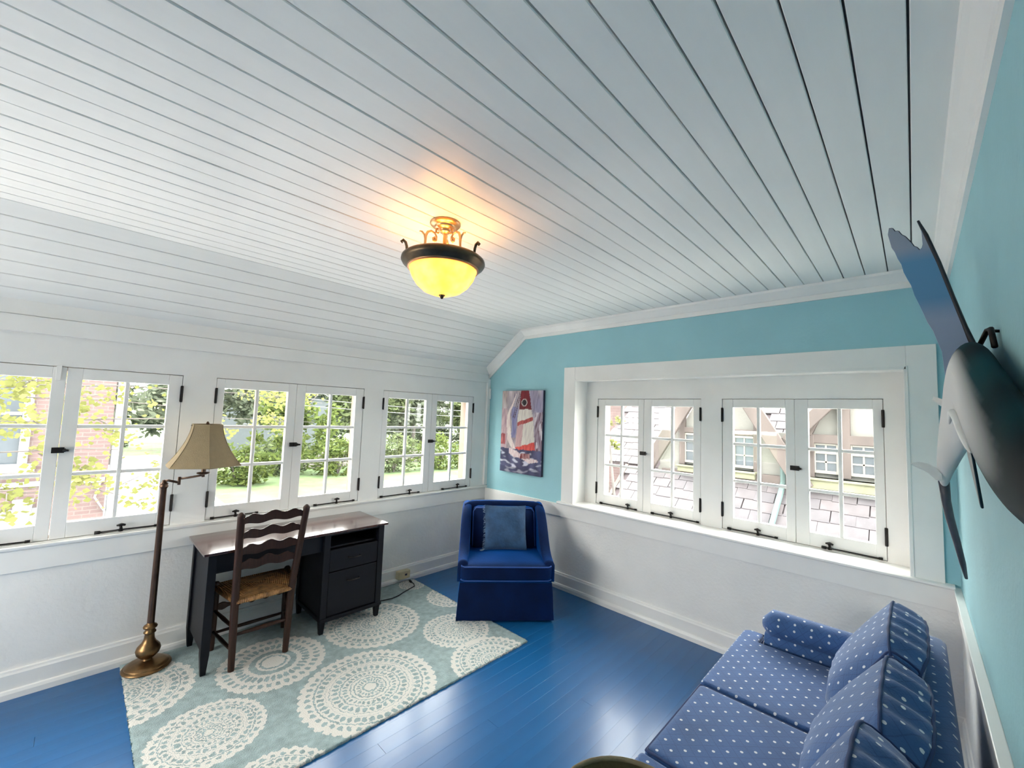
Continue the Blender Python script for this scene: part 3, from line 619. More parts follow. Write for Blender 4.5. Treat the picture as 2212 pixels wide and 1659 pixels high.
# ------------------------------------------------------------------ second lamp, only its shade top in view
L2x, L2y, z2 = -2.786, -3.331, 1.10
s2 = thing('sofa_lamp', 'tan round lamp shade just entering the bottom edge before the near sofa seat', 'lamp', (L2x, L2y, 0.0))
q = MB(); prof = [(0.105, 1.100), (0.107, 1.097), (0.125, 1.02), (0.160, 0.92), (0.185, 0.86), (0.183, 0.86), (0.158, 0.92), (0.123, 1.02), (0.103, 1.096), (0.105, 1.100)]
q.loft([[(L2x+r*math.cos(2*PI*j/40), L2y+r*math.sin(2*PI*j/40), z) for j in range(40)] for r, z in prof], cap=False); q.build('lamp_shade', M['shadeb'], s2, smooth=True)
q = MB(); q.tube([(L2x+.105*math.cos(2*PI*j/40), L2y+.105*math.sin(2*PI*j/40), 1.101) for j in range(41)], 0.0035, 6); q.build('shade_rim', M['shade'], s2, smooth=True)
q = MB(); q.lathe([(0, 0), (.105, 0), (.108, .008), (.09, .02), (.03, .035), (.014, .05), (.012, .9), (.014, .905), (.014, 1.0), (0, 1.001)], (L2x, L2y, 0), 28); q.build('stand', M['brass'], s2, auto=50)
q = MB(); q.tube([(L2x-.104, L2y, 1.092), (L2x+.104, L2y, 1.092)], 0.002, 6); q.tube([(L2x, L2y-.104, 1.092), (L2x, L2y+.104, 1.092)], 0.002, 6); q.tube([(L2x, L2y, 1.0), (L2x, L2y, 1.095)], 0.003, 6); q.build('shade_spider', M['pole'], s2, smooth=True)

# ------------------------------------------------------------------ blue velvet slipper armchair
ar = R(3.6); r_ = Vector((0.71, -0.704)); b_ = Vector((0.704, 0.71))
bb = (b_*math.cos(ar)-r_*math.sin(ar)); rv = (r_*math.cos(ar)+b_*math.sin(ar)); O = Vector((-0.869, -1.236))
TC = lambda p: Vector((O.x+rv.x*p.x+bb.x*p.y, O.y+rv.y*p.x+bb.y*p.y, p.z))
def cmb(): q = MB(); q.T = TC; return q
ac = thing('slipper_armchair', 'royal blue velvet skirted armchair in the corner under the painting', 'armchair', (*TC(Vector((0, 0.35, 0))).xy, 0.0))
def vfn(amp, k): return lambda v, p: v+Vector((0, 0, amp*(1-(p.x/k[0])**2)*(1-(p.y/k[1])**2) if p.z > 0 else 0))
# skirt: flared box with kick-pleat corners
q = cmb(); rows = []
for z, fx, fy in ((0.016, 0.392, -0.012), (0.10, 0.386, -0.006), (0.22, 0.380, 0.0), (0.30, 0.372, 0.004)):
    pts = []; x0, x1, y0, y1 = -fx, fx, fy, 0.735-fy
    for (ax, ay), (cx_, cy_) in (((x0, y0), (x1, y0)), ((x1, y0), (x1, y1)), ((x1, y1), (x0, y1)), ((x0, y1), (x0, y0))):
        for i in range(14):
            t = i/14; s = min(t, 1-t)*14; inn = 0.010*max(0, 1-z/0.26)*(1 if s == 1 else 0)
            x, y = ax+(cx_-ax)*t, ay+(cy_-ay)*t
            x -= inn*(1 if x > 0 else -1); y -= inn*(1 if y > .36 else -1); pts.append((x, y, z+rnd.uniform(-.002, .002)))
    rows.append(pts)
q.loft(rows); q.build('skirt', M['velvet'], ac, auto=60)
q = cmb(); q.rbox((0, 0.29, 0.372), (0.372, 0.30, 0.062), 0.035, 12, vfn(0.018, (0.372, 0.30))); cush = q.build('seat_cushion', M['velvet'], ac, smooth=True)
q = cmb(); q.tube([(-.366, .27, .425), (-.364, .02, .425), (-.34, -.006, .425), (0, -.010, .426), (.34, -.006, .425), (.364, .02, .425), (.366, .27, .425)], 0.0055, 8)
q.tube([(-.366, .27, .319), (-.364, .02, .319), (-.34, -.006, .319), (0, -.010, .319), (.34, -.006, .319), (.364, .02, .319), (.366, .27, .319)], 0.0055, 8); q.build('piping', M['pipevel'], cush, smooth=True)
for sgn in (-1, 1):
    q = cmb(); rows = []; N = 16
    for i in range(N+1):
        t = i/N; y = 0.03+0.67*t
        z = 0.455+0.345*(1/(1+math.exp(-(t-0.52)*8.5))) + 0.012*t
        w = 0.040+0.004*math.sin(t*PI); xc = sgn*(0.345+0.01*(1-t))
        ring = []
        for j in range(12):
            a = PI*j/11; ring.append((xc+w*math.cos(a), y, z-0.03+0.03*math.sin(a)))
        ring += [(xc-w, y, 0.30), (xc+w, y, 0.30)]
        rows.append(ring)
    q.loft(rows); q.build('arm', M['velvet'], ac, smooth=True)
# back: rolled top with shallow wings
q = cmb(); rows = []; N = 20
for i in range(N+1):
    t = 2*i/N-1; x = 0.372*t; zt = 0.818-0.010*abs(t)**3-(0.012 if abs(t) > .92 else 0)
    yf = 0.60-0.06*max(0, abs(t)-.8)/.2
    rows.append([(x, yf-0.035, 0.30), (x, yf-0.02, 0.45), (x, yf+0.0, 0.62), (x, yf+0.03, zt-0.03), (x, yf+0.045, zt-0.006), (x, yf+0.075, zt), (x, yf+0.105, zt-0.012), (x, yf+0.115, zt-0.04), (x, 0.735, 0.5), (x, 0.735, 0.30)])
q.loft(rows); q.build('backrest', M['velvet'], ac, smooth=True)
q = cmb(); q.T = lambda p: TC(Vector((p.x, 0.535+p.y+0.17*(p.z-0.60)/0.4, p.z))); q.rbox((0, 0, 0.600), (0.292, 0.055, 0.175), 0.045, 12, lambda v, p: v+Vector((0, -0.025*(1-(p.x/.292)**2)*(1-(p.z/.175)**2) if p.y < 0 else 0, 0))); bc = q.build('back_cushion', M['velvet'], ac, smooth=True)
q = cmb(); q.T = lambda p: TC(Vector((p.x, 0.487+p.y+0.17*(p.z-0.60)/0.4, p.z))); q.tube([(-.285, 0, .46), (-.285, 0, .74), (-.26, 0, .768), (0, -.004, .766), (.26, 0, .768), (.285, 0, .74), (.285, 0, .46)], 0.005, 8); q.build('piping', M['pipevel'], bc, smooth=True)

# throw pillow resting on the armchair
PT = lambda p: TC(Vector((p.x+0.012-0.02*p.z, 0.335+p.y+0.34*p.z, 0.452+p.z)))
q = MB(); q.T = PT; N = 18; G = []
def pil(u, v, s):
    ex = (1-abs(u)**2.6)*(1-abs(v)**2.6); wv = 0.007*math.sin(5*u+3*v)*ex
    pin = 1-0.045*(1-abs(v)**2)*(abs(u)**4)
    pin2 = 1-0.045*(1-abs(u)**2)*(abs(v)**4)
    return (0.190*u*pin, s*(0.055*max(ex, 0)**0.55)+wv, 0.182+0.182*v*pin2)
for s in (-1, 1):
    k = len(q.v)
    for j in range(N+1):
        for i in range(N+1): q.v.append(PT(Vector(pil(2*i/N-1, 2*j/N-1, s))))
    for j in range(N):
        for i in range(N): a = k+j*(N+1)+i; q.f.append([a, a+1, a+N+2, a+N+1])
pl = q.build('throw_pillow', M['pillow'], smooth=True, org=TC(Vector((0, 0.335, 0.44)))); props(pl, 'dusty blue fringed square pillow on the velvet armchair', 'pillow')
fr = MB(); fr.T = PT
for i in range(90):
    v = rnd.uniform(-1, 1); x = -0.190*(1-0.045*(1-v*v)); z = 0.182+0.182*v; ln_ = rnd.uniform(.008, .022); a = rnd.uniform(-.6, .4)
    fr.tube([(x+.004, 0, z), (x-ln_*.5*math.cos(a), rnd.uniform(-.005, .005), z+ln_*.5*math.sin(a)), (x-ln_*math.cos(a), rnd.uniform(-.008, .008), z+ln_*math.sin(a)-.002)], 0.0011, 4)
for i in range(14):
    a = rnd.uniform(2.9, 4.2); fr.tube([(-0.185, 0, 0.006), (-0.185+.02*math.cos(a), -0.004, 0.006+.018*math.sin(a)*.4), (-0.185+.045*math.cos(a), -0.01, 0.002+.02*math.sin(a)*.4)], 0.0012, 4)
fr.build('fringe', M['fringe'], pl)

# ------------------------------------------------------------------ three-seat sofa along the fish wall
so = thing('sofa', 'navy three-seat sofa with small white dots along the blue wall', 'sofa', (-1.61, -3.3, 0.0))
DM = M['dots']
q = MB(); q.rbox((-1.61, -3.32, 0.20), (1.03, 0.385, 0.145), 0.03, 8); q.build('seat_base', DM, so, smooth=True, uv=True)
for x, y in ((-0.63, -2.99), (-2.59, -2.99), (-0.63, -3.64), (-2.59, -3.64)):
    taper_leg(x, y, 0.07, 0.0, 0.05, 0.04, M['oak'], so, 'foot')
def tcush(xa, xb, ext=None):
    yb, yf, ye = -3.475, -2.905, -3.0; z0, z1 = 0.353, 0.497
    poly = [(xa, yb), (xb, yb)]
    if ext == 'right': poly += [(xb, ye), (xb+0.118, ye), (xb+0.118, yf-.025), (xb+.09, yf), (xa, yf)]
    elif ext == 'left': poly += [(xb, yf), (xa-.09, yf), (xa-0.118, yf-.025), (xa-0.118, ye), (xa, ye)]
    else: poly += [(xb, yf), (xa, yf)]
    q = MB(); q.prism(poly, lambda x, y: (x, y, z0), lambda x, y: (x, y, z1)); o = q.build('seat_cushion', DM, so, bevel=0.034, seg=5, uv=True, auto=60)
    w = MB()
    for z in (0.489, 0.361):
        pts = []
        for k in range(2, len(poly)+1):
            x, y = poly[k % len(poly)]; cx, cy = (xa+xb)/2, -3.2
            pts.append((x-(0.010 if x > cx else -0.010), y-(0.010 if y > cy else -.010), z))
        pts = [(xb-.010, yb+.02, z)]+pts[:-1]+[(xa+.010, yb+.02, z)]
        w.tube(pts, 0.0055, 8)
    w.build('piping', M['piping'], o, smooth=True)
tcush(-1.335, -0.758, 'right'); tcush(-1.885, -1.345); tcush(-2.462, -1.895, 'left')
# arms: rounded pads on slim sides
for xc in (-0.672, -2.55):
    q = MB(); rows = []; N = 14
    for i in range(N+1):
        t = i/N; y = -3.005-0.62*t; e = min(1, (t/0.07)**0.5) if t < .07 else 1.0; e = max(e, 0.35)
        ring = []
        for j in range(18):
            a = 2*PI*j/18; ring.append((xc+0.078*e*math.cos(a)*(1 if math.sin(a) > 0 else .85), y, 0.575+0.075*e*math.sin(a)))
        rows.append(ring)
    q.loft(rows); arm_ = q.build('arm', DM, so, smooth=True, uv=True)
    q = MB(); q.rbox((xc, -3.32, 0.43), (0.062, 0.305, 0.115), 0.02, 6); q.build('arm_side', DM, arm_, smooth=True, uv=True)
q = MB(); rows = []
for i in range(25):
    t = i/24; x = -0.615-1.99*t; e = 1 if 0 < i < 24 else .97
    rows.append([(x, -3.56, 0.30), (x, -3.585, 0.55), (x, -3.60, 0.725*e), (x, -3.615, 0.742*e), (x, -3.64, 0.75*e), (x, -3.685, 0.745*e), (x, -3.70, 0.73*e), (x, -3.705, 0.5), (x, -3.70, 0.07), (x, -3.56, 0.07)])
q.loft(rows); q.build('back_frame', DM, so, auto=50, uv=True)
def backc(xa, xb, seed, lift, fwd=0.0):
    q = MB(); rows = []; N = 34; cx, hx = (xa+xb)/2, (xb-xa)/2
    prof = [(-3.46, .505), (-3.375, .515), (-3.335, .56), (-3.345, .63), (-3.385, .70), (-3.44, .775), (-3.49, .835), (-3.522, .872), (-3.535, .882), (-3.556, .878), (-3.60, .862), (-3.632, .846), (-3.642, .835), (-3.635, .79), (-3.605, .65), (-3.575, .51)]
    nw = [0, 0, .3, .5, .7, 1, 1, .8, .2, 1, 1, .7, .2, .3, 0, 0]
    for i in range(N+1):
        t = 2*i/N-1; s = abs(t); arch = 1-0.10*s**5-0.02*s*s
        x = cx+hx*t*(1 if s < .97 else .985); ring = []
        for (y, z), w in zip(prof, nw):
            bul = (1-s**4); yy = -3.56+(y+3.56)*(0.62+0.38*bul)+fwd*(z-.5)/.38; zz = .5+(z-.5)*(arch+lift/.38)
            wr = w*(0.0065*math.sin(t*19+seed+z*15+2*noise.noise(Vector((x*5, z*4, seed))))+0.007*noise.noise(Vector((x*14, z*7, seed))))*(1-.5*s)
            sl_ = 0.03*(z-.5)*math.sin(seed)
            ring.append((x+sl_, yy-wr*.8, zz+wr))
        rows.append(ring)
    q.loft(rows); o = q.build('back_cushion', DM, so, smooth=True, uv=True)
    w = MB()
    for k in (8, 12): w.tube([r[k] for r in rows], 0.005, 6)
    w.tube([Vector(p) for p in rows[1]]+[rows[1][0]], 0.0045, 6); w.tube([Vector(p) for p in rows[-2]]+[rows[-2][0]], 0.0045, 6)
    w.build('piping', M['piping'], o, smooth=True)
backc(-1.335, -0.735, 0.4, 0.022); backc(-1.895, -1.345, 1.9, 0.014); backc(-2.47, -1.905, 3.3, 0.062, 0.03)

# ------------------------------------------------------------------ ceiling light
CX, CY = -2.163, -1.970
cl = thing('ceiling_light', 'lit semi-flush ceiling light with alabaster bowl and bronze rim', 'ceiling light', (CX, CY, ZC))
q = MB(); q.lathe([(0, 0), (.074, 0), (.076, -.006), (.070, -.013), (.056, -.015), (.050, -.018), (.048, -.026), (.034, -.030), (.028, -.036), (.026, -.046), (.014, -.052), (.010, -.060), (0, -.062)], (CX, CY, ZC), 32); q.build('canopy', M['gold'], cl, auto=50)
q = MB(); q.lathe([(0, -.055), (.008, -.057), (.009, -.10), (.016, -.11), (.009, -.12), (.008, -.205), (0, -.206)], (CX, CY, ZC), 16); q.build('stem', M['gold'], cl, auto=50)
q = MB(); rp_ = [(.172, -.176), (.192, -.180), (.203, -.190), (.205, -.202), (.198, -.214), (.182, -.224), (.176, -.232), (.166, -.236), (.160, -.232), (.160, -.224), (.168, -.214), (.172, -.200), (.172, -.176)]
q.loft([[(CX+r*math.cos(2*PI*j/48), CY+r*math.sin(2*PI*j/48), ZC+z) for j in range(48)] for r, z in rp_], cap=False); rim_ = q.build('rim', M['bronze'], cl, smooth=True)
q = MB(); q.tube([(CX+.168*math.cos(2*PI*j/48), CY+.168*math.sin(2*PI*j/48), ZC-.232) for j in range(49)], .008, 10); q.build('rim_ring', M['copperring'], rim_, smooth=True)
bp_ = [(.168, -.222), (.163, -.245), (.150, -.280), (.126, -.315), (.094, -.342), (.055, -.358), (.015, -.363), (0.012, -.359), (.054, -.354), (.092, -.338), (.123, -.312), (.146, -.278), (.159, -.244), (.164, -.222), (.168, -.222)]
q = MB(); q.loft([[(CX+r*math.cos(2*PI*j/48), CY+r*math.sin(2*PI*j/48), ZC+z) for j in range(48)] for r, z in bp_], cap=False); q.build('glass_bowl', M['bowl'], cl, smooth=True)
q = MB(); q.lathe([(0, -.355), (.014, -.357), (.016, -.365), (.009, -.371), (.006, -.380), (0, -.383)], (CX, CY, ZC), 16); q.build('finial', M['bronze'], cl, smooth=True)
for k in range(3):
    a = R(44+120*k); ca, sa = math.cos(a), math.sin(a); P = lambda r, z: (CX+ca*r, CY+sa*r, ZC+z)
    q = MB(); q.tube([P(.052, -.098), P(.047, -.091), P(.052, -.083), P(.059, -.089), P(.058, -.099), P(.051, -.102), P(.043, -.095), P(.042, -.078), P(.052, -.062), P(.070, -.055), P(.088, -.064), P(.097, -.086), P(.098, -.12), P(.100, -.165), P(.115, -.198), P(.165, -.203)], [.005, .006, .006, .006, .006, .006, .0045, .0045, .005, .0055, .0065, .007, .006, .005, .005, .005], 8)
    q.tube([P(.098, -.11), P(.104, -.082), P(.116, -.070), P(.127, -.070), P(.128, -.076)], [.004, .006, .005, .003, .001], 6)
    q.tube([P(.036, -.034), P(.046, -.040), P(.046, -.054), P(.036, -.058), P(.030, -.050)], [.004, .006, .006, .005, .003], 6); q.build('scroll_arm', M['gold'], cl, smooth=True)
    q = MB(); q.tube([P(.184, -.184), P(.186, -.160), P(.192, -.142), P(.204, -.134), P(.212, -.142), P(.206, -.150)], [.006, .0065, .007, .0075, .006, .003], 8); q.build('rim_curl', M['bronze'], rim_, smooth=True)
for k in range(2):
    a = R(135+180*k); q = MB(); c0 = (CX+.065*math.cos(a), CY+.065*math.sin(a), ZC-.262); q.lathe([(0, -.03), (.02, -.025), (.028, 0), (.02, .025), (0, .03)], c0, 12); q.build('bulb', M['bulb'], cl, smooth=True)
for k in range(2):
    a = R(135+180*k); l = bpy.data.lights.new('lamp_light', 'POINT'); l.energy = LAMP/2; l.color = (1.0, 0.43, 0.10); l.shadow_soft_size = 0.05
    o = bpy.data.objects.new('lamp_light', l); COL.objects.link(o); o.parent = cl; o.location = (.065*math.cos(a), .065*math.sin(a), -.245)

# ------------------------------------------------------------------ painting of sailing boats
py0, py1, pz0, pz1 = -0.868, -0.268, 1.024, 1.915
pt = thing('sailboat_painting', 'tall unframed canvas of a red and white sailing boat on the blue wall', 'painting', (0, (py0+py1)/2, pz0))
MB().box((-0.034, py0, pz0), (-0.002, py1, pz1)).build('stretched_canvas', M['canvas_edge'], pt, bevel=0.002)
nu, nv = 84, 124; q = MB(); vs = []; fs = []
for j in range(nv+1):
    for i in range(nu+1): vs.append((-0.0348, py1-(py1-py0)*i/nu, pz0+(pz1-pz0)*j/nv))
for j in range(nv):
    for i in range(nu): a = j*(nu+1)+i; fs.append((a, a+1, a+nu+2, a+nu+1))
q.add(vs, fs); pf = q.build('painted_face', M['paint'], pt, org=(0, 0, 0))
mixc = lambda a, b, t: tuple(a[i]+(b[i]-a[i])*max(0, min(1, t)) for i in range(3))
BANDL = [(.04, .36), (.10, .31), (.17, .25), (.28, .165), (.43, .125), (.59, .165), (.69, .25), (.76, .36)]
BANDR = [(.04, .37), (.10, .34), (.17, .29), (.28, .225), (.43, .215), (.59, .28), (.69, .36), (.76, .46)]
def paint(co, no):
    u = (py1-co.y)/(py1-py0); v = 1-(co.z-pz0)/(pz1-pz0)     # u right, v down, both 0..1
    nz = lambda f, s: noise.noise(Vector((u*f, v*f*.6, s)))
    st = lambda s: noise.noise(Vector((u*34+6*v, v*9, s)))   # long brush strokes
    uw = u+0.018*nz(9, 1)+.006*st(1); vw = v+0.012*nz(9, 5)+.005*st(2)
    c = mixc(lin(178, 162, 155), lin(158, 152, 182), u*.9+0.5*nz(5, 2)); c = mixc(c, lin(118, 108, 132), max(0, st(3)*1.5)); c = mixc(c, lin(212, 200, 205), max(0, nz(7, 4)*1.3))
    if vw < .72:
        if uw < .16 and vw > .22: c = mixc(lin(208, 180, 184), lin(160, 130, 145), st(4)+.4)
        if uw < .11 and .54 < vw < .67: c = mixc(lin(128, 40, 52), lin(205, 120, 120), st(5)+.35)
        if uw > .82 and vw > .26:
            c = mixc(lin(176, 160, 176), lin(110, 78, 92), st(6)*1.5+.4)
            if nz(11, 7) > .22: c = lin(214, 204, 212)
        if .26 < uw < itp(vw, [(0, .46), (.35, .40), (.68, .36)]) and .20 < vw < .58: c = mixc(lin(150, 150, 188), lin(112, 110, 158), st(8)+.5)
        for du in (.30, .335):
            if abs(uw-(du+.16*(1-vw/.34))) < .008 and .02 < vw < .34: c = lin(82, 58, 66)
    le, re = itp(vw, [(0, .485), (.35, .415), (.70, .375)]), itp(vw, [(0, .665), (.31, .775), (.70, .845)])
    if vw < .715 and le < uw < re:
        c = mixc(lin(232, 226, 216), lin(206, 194, 190), st(9)+.3)
        if uw < le+.14 and vw > .38: c = mixc(lin(214, 180, 180), lin(190, 150, 156), st(10)+.4)
        if vw < .23: c = mixc(lin(130, 32, 44), lin(96, 20, 32), st(11)+.4)
        t = (uw-.42)/.36
        if .385-.07*t < vw < .43-.07*t: c = mixc(lin(196, 96, 92), lin(160, 62, 66), st(12)+.4)
        if vw > .685-.06*t: c = mixc(lin(235, 100, 90), lin(205, 58, 58), st(13)+.4)
        d = math.hypot((u-.565), (v-.145)*1.5)
        if d < .070: c = lin(206, 190, 188)
        if d < .055: c = mixc(lin(34, 26, 32), lin(70, 58, 64), nz(20, 14)+.2)
    if .04 < vw < .76 and itp(vw, BANDL) < uw < itp(vw, BANDR): c = mixc(lin(240, 228, 222), lin(222, 196, 196), st(15)+.25)
    if vw >= .712:
        c = mixc(lin(60, 60, 92), lin(96, 98, 136), nz(8, 16)+.4)
        f = noise.noise(Vector((u*7, v*26, 17)))
        if f > .12 and vw > .74: c = mixc(c, lin(216, 216, 232), min(.9, (f-.1)*3.5))
        if vw > .93: c = mixc(c, lin(44, 48, 78), .5)
    if .705 < vw < .90 and .22 < uw < .92:
        top = itp(uw, [(.22, .705), (.36, .725), (.56, .775), (.92, .815)]); bot = itp(uw, [(.22, .77), (.34, .81), (.52, .815), (.70, .865), (.92, .835)])
        if top < vw < bot: c = mixc(lin(240, 226, 226), lin(206, 166, 172), st(18)+.3)
        if .50 < uw < .74 and .755 < vw < .815: c = mixc(lin(120, 40, 50), lin(205, 160, 160), nz(22, 20)+.4)
    return c
vcol(pf, paint)

# ------------------------------------------------------------------ mounted billfish on the blue wall
fi = thing('mounted_billfish', 'dark blue and white mounted fish with a tall ragged sail fin on the right wall', 'fish trophy', (-1.7, -W, 1.7))
sec = [(-1.345, -3.690, 1.472, 0.007, 0.012), (-1.365, -3.691, 1.495, 0.013, 0.026), (-1.395, -3.695, 1.545, 0.021, 0.048), (-1.435, -3.706, 1.615, 0.028, 0.082), (-1.500, -3.719, 1.690, 0.034, 0.115), (-1.580, -3.727, 1.735, 0.040, 0.130), (-1.680, -3.733, 1.772, 0.043, 0.115), (-1.800, -3.737, 1.762, 0.043, 0.112), (-1.950, -3.739, 1.710, 0.041, 0.115), (-2.100, -3.741, 1.660, 0.039, 0.110), (-2.280, -3.744, 1.615, 0.036, 0.095), (-2.460, -3.747, 1.580, 0.030, 0.068), (-2.620, -3.750, 1.555, 0.022, 0.052), (-2.740, -3.752, 1.545, 0.014, 0.028)]
def cat4(a, b_, c_, d_, t): return tuple(0.5*((2*b_[i])+(c_[i]-a[i])*t+(2*a[i]-5*b_[i]+4*c_[i]-d_[i])*t*t+(3*b_[i]-a[i]-3*c_[i]+d_[i])*t**3) for i in range(5))
fine = []
for i in range(len(sec)-1):
    for k in range(5): fine.append(cat4(sec[max(0, i-1)], sec[i], sec[i+1], sec[min(len(sec)-1, i+2)], k/5))
fine.append(sec[-1])
q = MB(); q.loft([[(x, yc+ry*math.cos(2*PI*j/36), zc+rz*math.sin(2*PI*j/36)) for j in range(36)] for x, yc, zc, ry, rz in fine])
bd = q.build('body', M['fish'], fi, smooth=True)
lv = Vector((0.45, 0.86, -0.22)).normalized()
def fishcol(co, no):
    x, y, z = co.x-1.7, co.y-W, co.z+1.7
    dark = mixc((0.0015, 0.006, 0.009), (0.002, 0.045, 0.055), 0.4+1.3*noise.noise(co*5)); wh = (0.80, 0.80, 0.79)
    zs = [(1.50, -3.76), (1.63, -3.745), (1.652, -3.736), (1.716, -3.723), (1.82, -3.710), (1.90, -3.701)]
    yb = itp(z, zs)-0.05*(x+1.65)
    tt = max(0, min(1, (-1.62-x)/.12)); yb = yb+(-3.706-yb)*tt
    if x > -1.6 and z < 1.60: yb = -3.8
    if x > -1.60: wh = mixc(wh, (0.22, 0.25, 0.25), (1.62-z)/.12*((-3.685-y)/.04))
    return mixc(dark, wh, 0.5+(y-yb)/0.016)
vcol(bd, fishcol)
q = MB(); q.tube([(-1.352, -3.690, 1.482), (-1.335, -3.694, 1.42), (-1.315, -3.702, 1.36), (-1.29, -3.717, 1.28), (-1.27, -3.729, 1.21), (-1.25, -3.737, 1.158)], [.014, .012, .011, .0095, .008, .004], 12); q.build('bill', M['bill'], fi, smooth=True)
q = MB(); q.lathe([(0, -.003), (.008, -.002), (.010, 0), (.008, .002), (0, .003)], (-1.362, -3.672, 1.498), 12); q.build('eye', M['finedge'], fi, smooth=True)
q = MB(); q.rbox((-1.462, -3.741, 1.652), (.006, .004, .022), .003, 4); q.build('fin_groove', M['finedge'], fi, smooth=True)
SAIL = [(-3.5809, 2.2938), (-3.5887, 2.2931), (-3.595, 2.2805), (-3.6026, 2.2798), (-3.6098, 2.2656), (-3.6182, 2.2571), (-3.6253, 2.2446), (-3.6314, 2.2339), (-3.6373, 2.2204), (-3.6435, 2.2158), (-3.6494, 2.2054), (-3.6547, 2.2114), (-3.657, 2.2226), (-3.6559, 2.257), (-3.6534, 2.2801), (-3.6477, 2.2997), (-3.6538, 2.2949), (-3.665, 2.2544), (-3.6904, 2.1603), (-3.7161, 2.0483), (-3.7385, 1.9549), (-3.7514, 1.9031), (-3.7462, 1.8793), (-3.7384, 1.8595), (-3.712, 1.80), (-3.695, 1.79), (-3.6895, 1.8838), (-3.6799, 1.9197), (-3.6728, 1.9488), (-3.6616, 1.9758), (-3.6543, 2.0012), (-3.6431, 2.0392), (-3.6345, 2.067), (-3.628, 2.0992), (-3.6201, 2.1201), (-3.6122, 2.1441), (-3.6075, 2.1707), (-3.5994, 2.1908), (-3.5934, 2.2136), (-3.5861, 2.2307), (-3.5812, 2.2582), (-3.5782, 2.2745)]
def sail_mat():
    m = mat('sail_fin_lacquer', (0.10, 0.13, 0.19), 0.35, bump=0.05, var=0.1, vscale=12); n = m.node_tree.nodes; L = m.node_tree.links; b = n['Principled BSDF']
    tc = n.new('ShaderNodeTexCoord'); sx = n.new('ShaderNodeSeparateXYZ'); L.new(tc.outputs['Object'], sx.inputs[0])
    mr = n.new('ShaderNodeMapRange'); mr.inputs[1].default_value = 0.10; mr.inputs[2].default_value = 0.60; L.new(sx.outputs['Z'], mr.inputs[0])
    cr_ = n.new('ShaderNodeValToRGB'); e = cr_.color_ramp.elements; e[0].position = 0; e[0].color = (0.27, 0.33, 0.46, 1); e[1].position = 1; e[1].color = (0.26, 0.31, 0.38, 1)
    for p_, c_ in ((0.36, (0.31, 0.36, 0.49, 1)), (0.50, (0.11, 0.27, 0.46, 1)), (0.74, (0.11, 0.28, 0.47, 1)), (0.84, (0.29, 0.33, 0.42, 1))):
        x = e.new(p_); x.color = c_
    L.new(mr.outputs[0], cr_.inputs[0]); L.new(cr_.outputs[0], b.inputs['Base Color']); return m
M['sailz'] = sail_mat()
q = MB(); q.prism(SAIL, lambda y, z: (-1.584, y, z), lambda y, z: (-1.576, y, z)); sf = q.build('sail_fin', M['sailz'], fi)
q = MB(); q.tube([(-1.582, -3.6487, 2.300), (-1.582, -3.6649, 2.25), (-1.582, -3.6903, 2.156), (-1.582, -3.716, 2.0455), (-1.582, -3.7384, 1.9522), (-1.585, -3.7506, 1.9059), (-1.60, -3.752, 1.87)], [.003, .0055, .0055, .0055, .006, .007, .010], 8)
for a, b in zip(SAIL[0:10], SAIL[1:11]): q.tube([(-1.580, *a), (-1.580, *b)], 0.0028, 6)
q.build('fin_edge', M['finedge'], sf, smooth=True)
f1 = [(-3.735, 1.708), (-3.7126, 1.7326), (-3.6933, 1.7439), (-3.6694, 1.7555), (-3.6661, 1.7438), (-3.6828, 1.7266), (-3.7023, 1.7126), (-3.7214, 1.6967)]
MB().prism(f1, lambda y, z: (-1.508, y, z), lambda y, z: (-1.50, y, z)).build('pectoral_fin', M['fishwhite'], fi, bevel=0.002)
f2 = [(-3.685, 1.5082), (-3.672, 1.5281), (-3.6541, 1.5397), (-3.6324, 1.5435), (-3.6156, 1.5387), (-3.6109, 1.532), (-3.6318, 1.5205), (-3.6533, 1.5079), (-3.6688, 1.4889), (-3.686, 1.485)]
MB().prism(f2, lambda y, z: (-1.404, y, z), lambda y, z: (-1.396, y, z)).build('pectoral_fin', M['fishwhite'], fi, bevel=0.002)
q = MB(); pts = []
for x, yc, zc, ry, rz in fine:
    if -2.05 < x < -1.60: pts.append((x, yc+ry*0.80, zc-rz*0.66))
q.tube(pts, [.002+.009*max(0.0, math.sin(PI*i/(len(pts)-1)))**.6 for i in range(len(pts))], 10); q.build('belly_ridge', M['fishwhite'], fi, smooth=True)
MB().prism([(-1.66, 1.64), (-1.82, 1.60), (-1.99, 1.485), (-1.86, 1.535), (-1.74, 1.585)], lambda x, z: (x, -3.728, z), lambda x, z: (x, -3.722, z)).build('pelvic_fin', M['fishdark'], fi, bevel=0.002)
# tail, outside the frame
tp = [(-2.72, 1.545), (-2.80, 1.62), (-2.90, 1.74), (-2.97, 1.80), (-2.92, 1.66), (-2.86, 1.53), (-2.90, 1.40), (-2.95, 1.28), (-2.87, 1.33), (-2.79, 1.42), (-2.72, 1.505)]
MB().prism(tp, lambda x, z: (x, -3.757, z), lambda x, z: (x, -3.750, z)).build('tail_fin', M['fishdark'], fi, bevel=0.002)
q = MB(); q.tube([(-1.70, -3.752, 1.872), (-1.745, -3.766, 1.912), (-1.765, -3.770, 1.912), (-1.80, -3.772, 1.860)], .006, 8); hk = q.build('wall_hook', M['black'], fi, smooth=True)
q = MB(); q.tube([(-1.755, -3.768, 1.908), (-1.758, -3.786, 1.905)], .004, 8); q.build('nail', M['black'], hk, smooth=True)
for xx in (-1.95, -2.4): q = MB(); q.tube([(xx, -3.745, 1.66), (xx, -3.786, 1.66)], .005, 8); q.build('wall_peg', M['black'], fi, smooth=True)

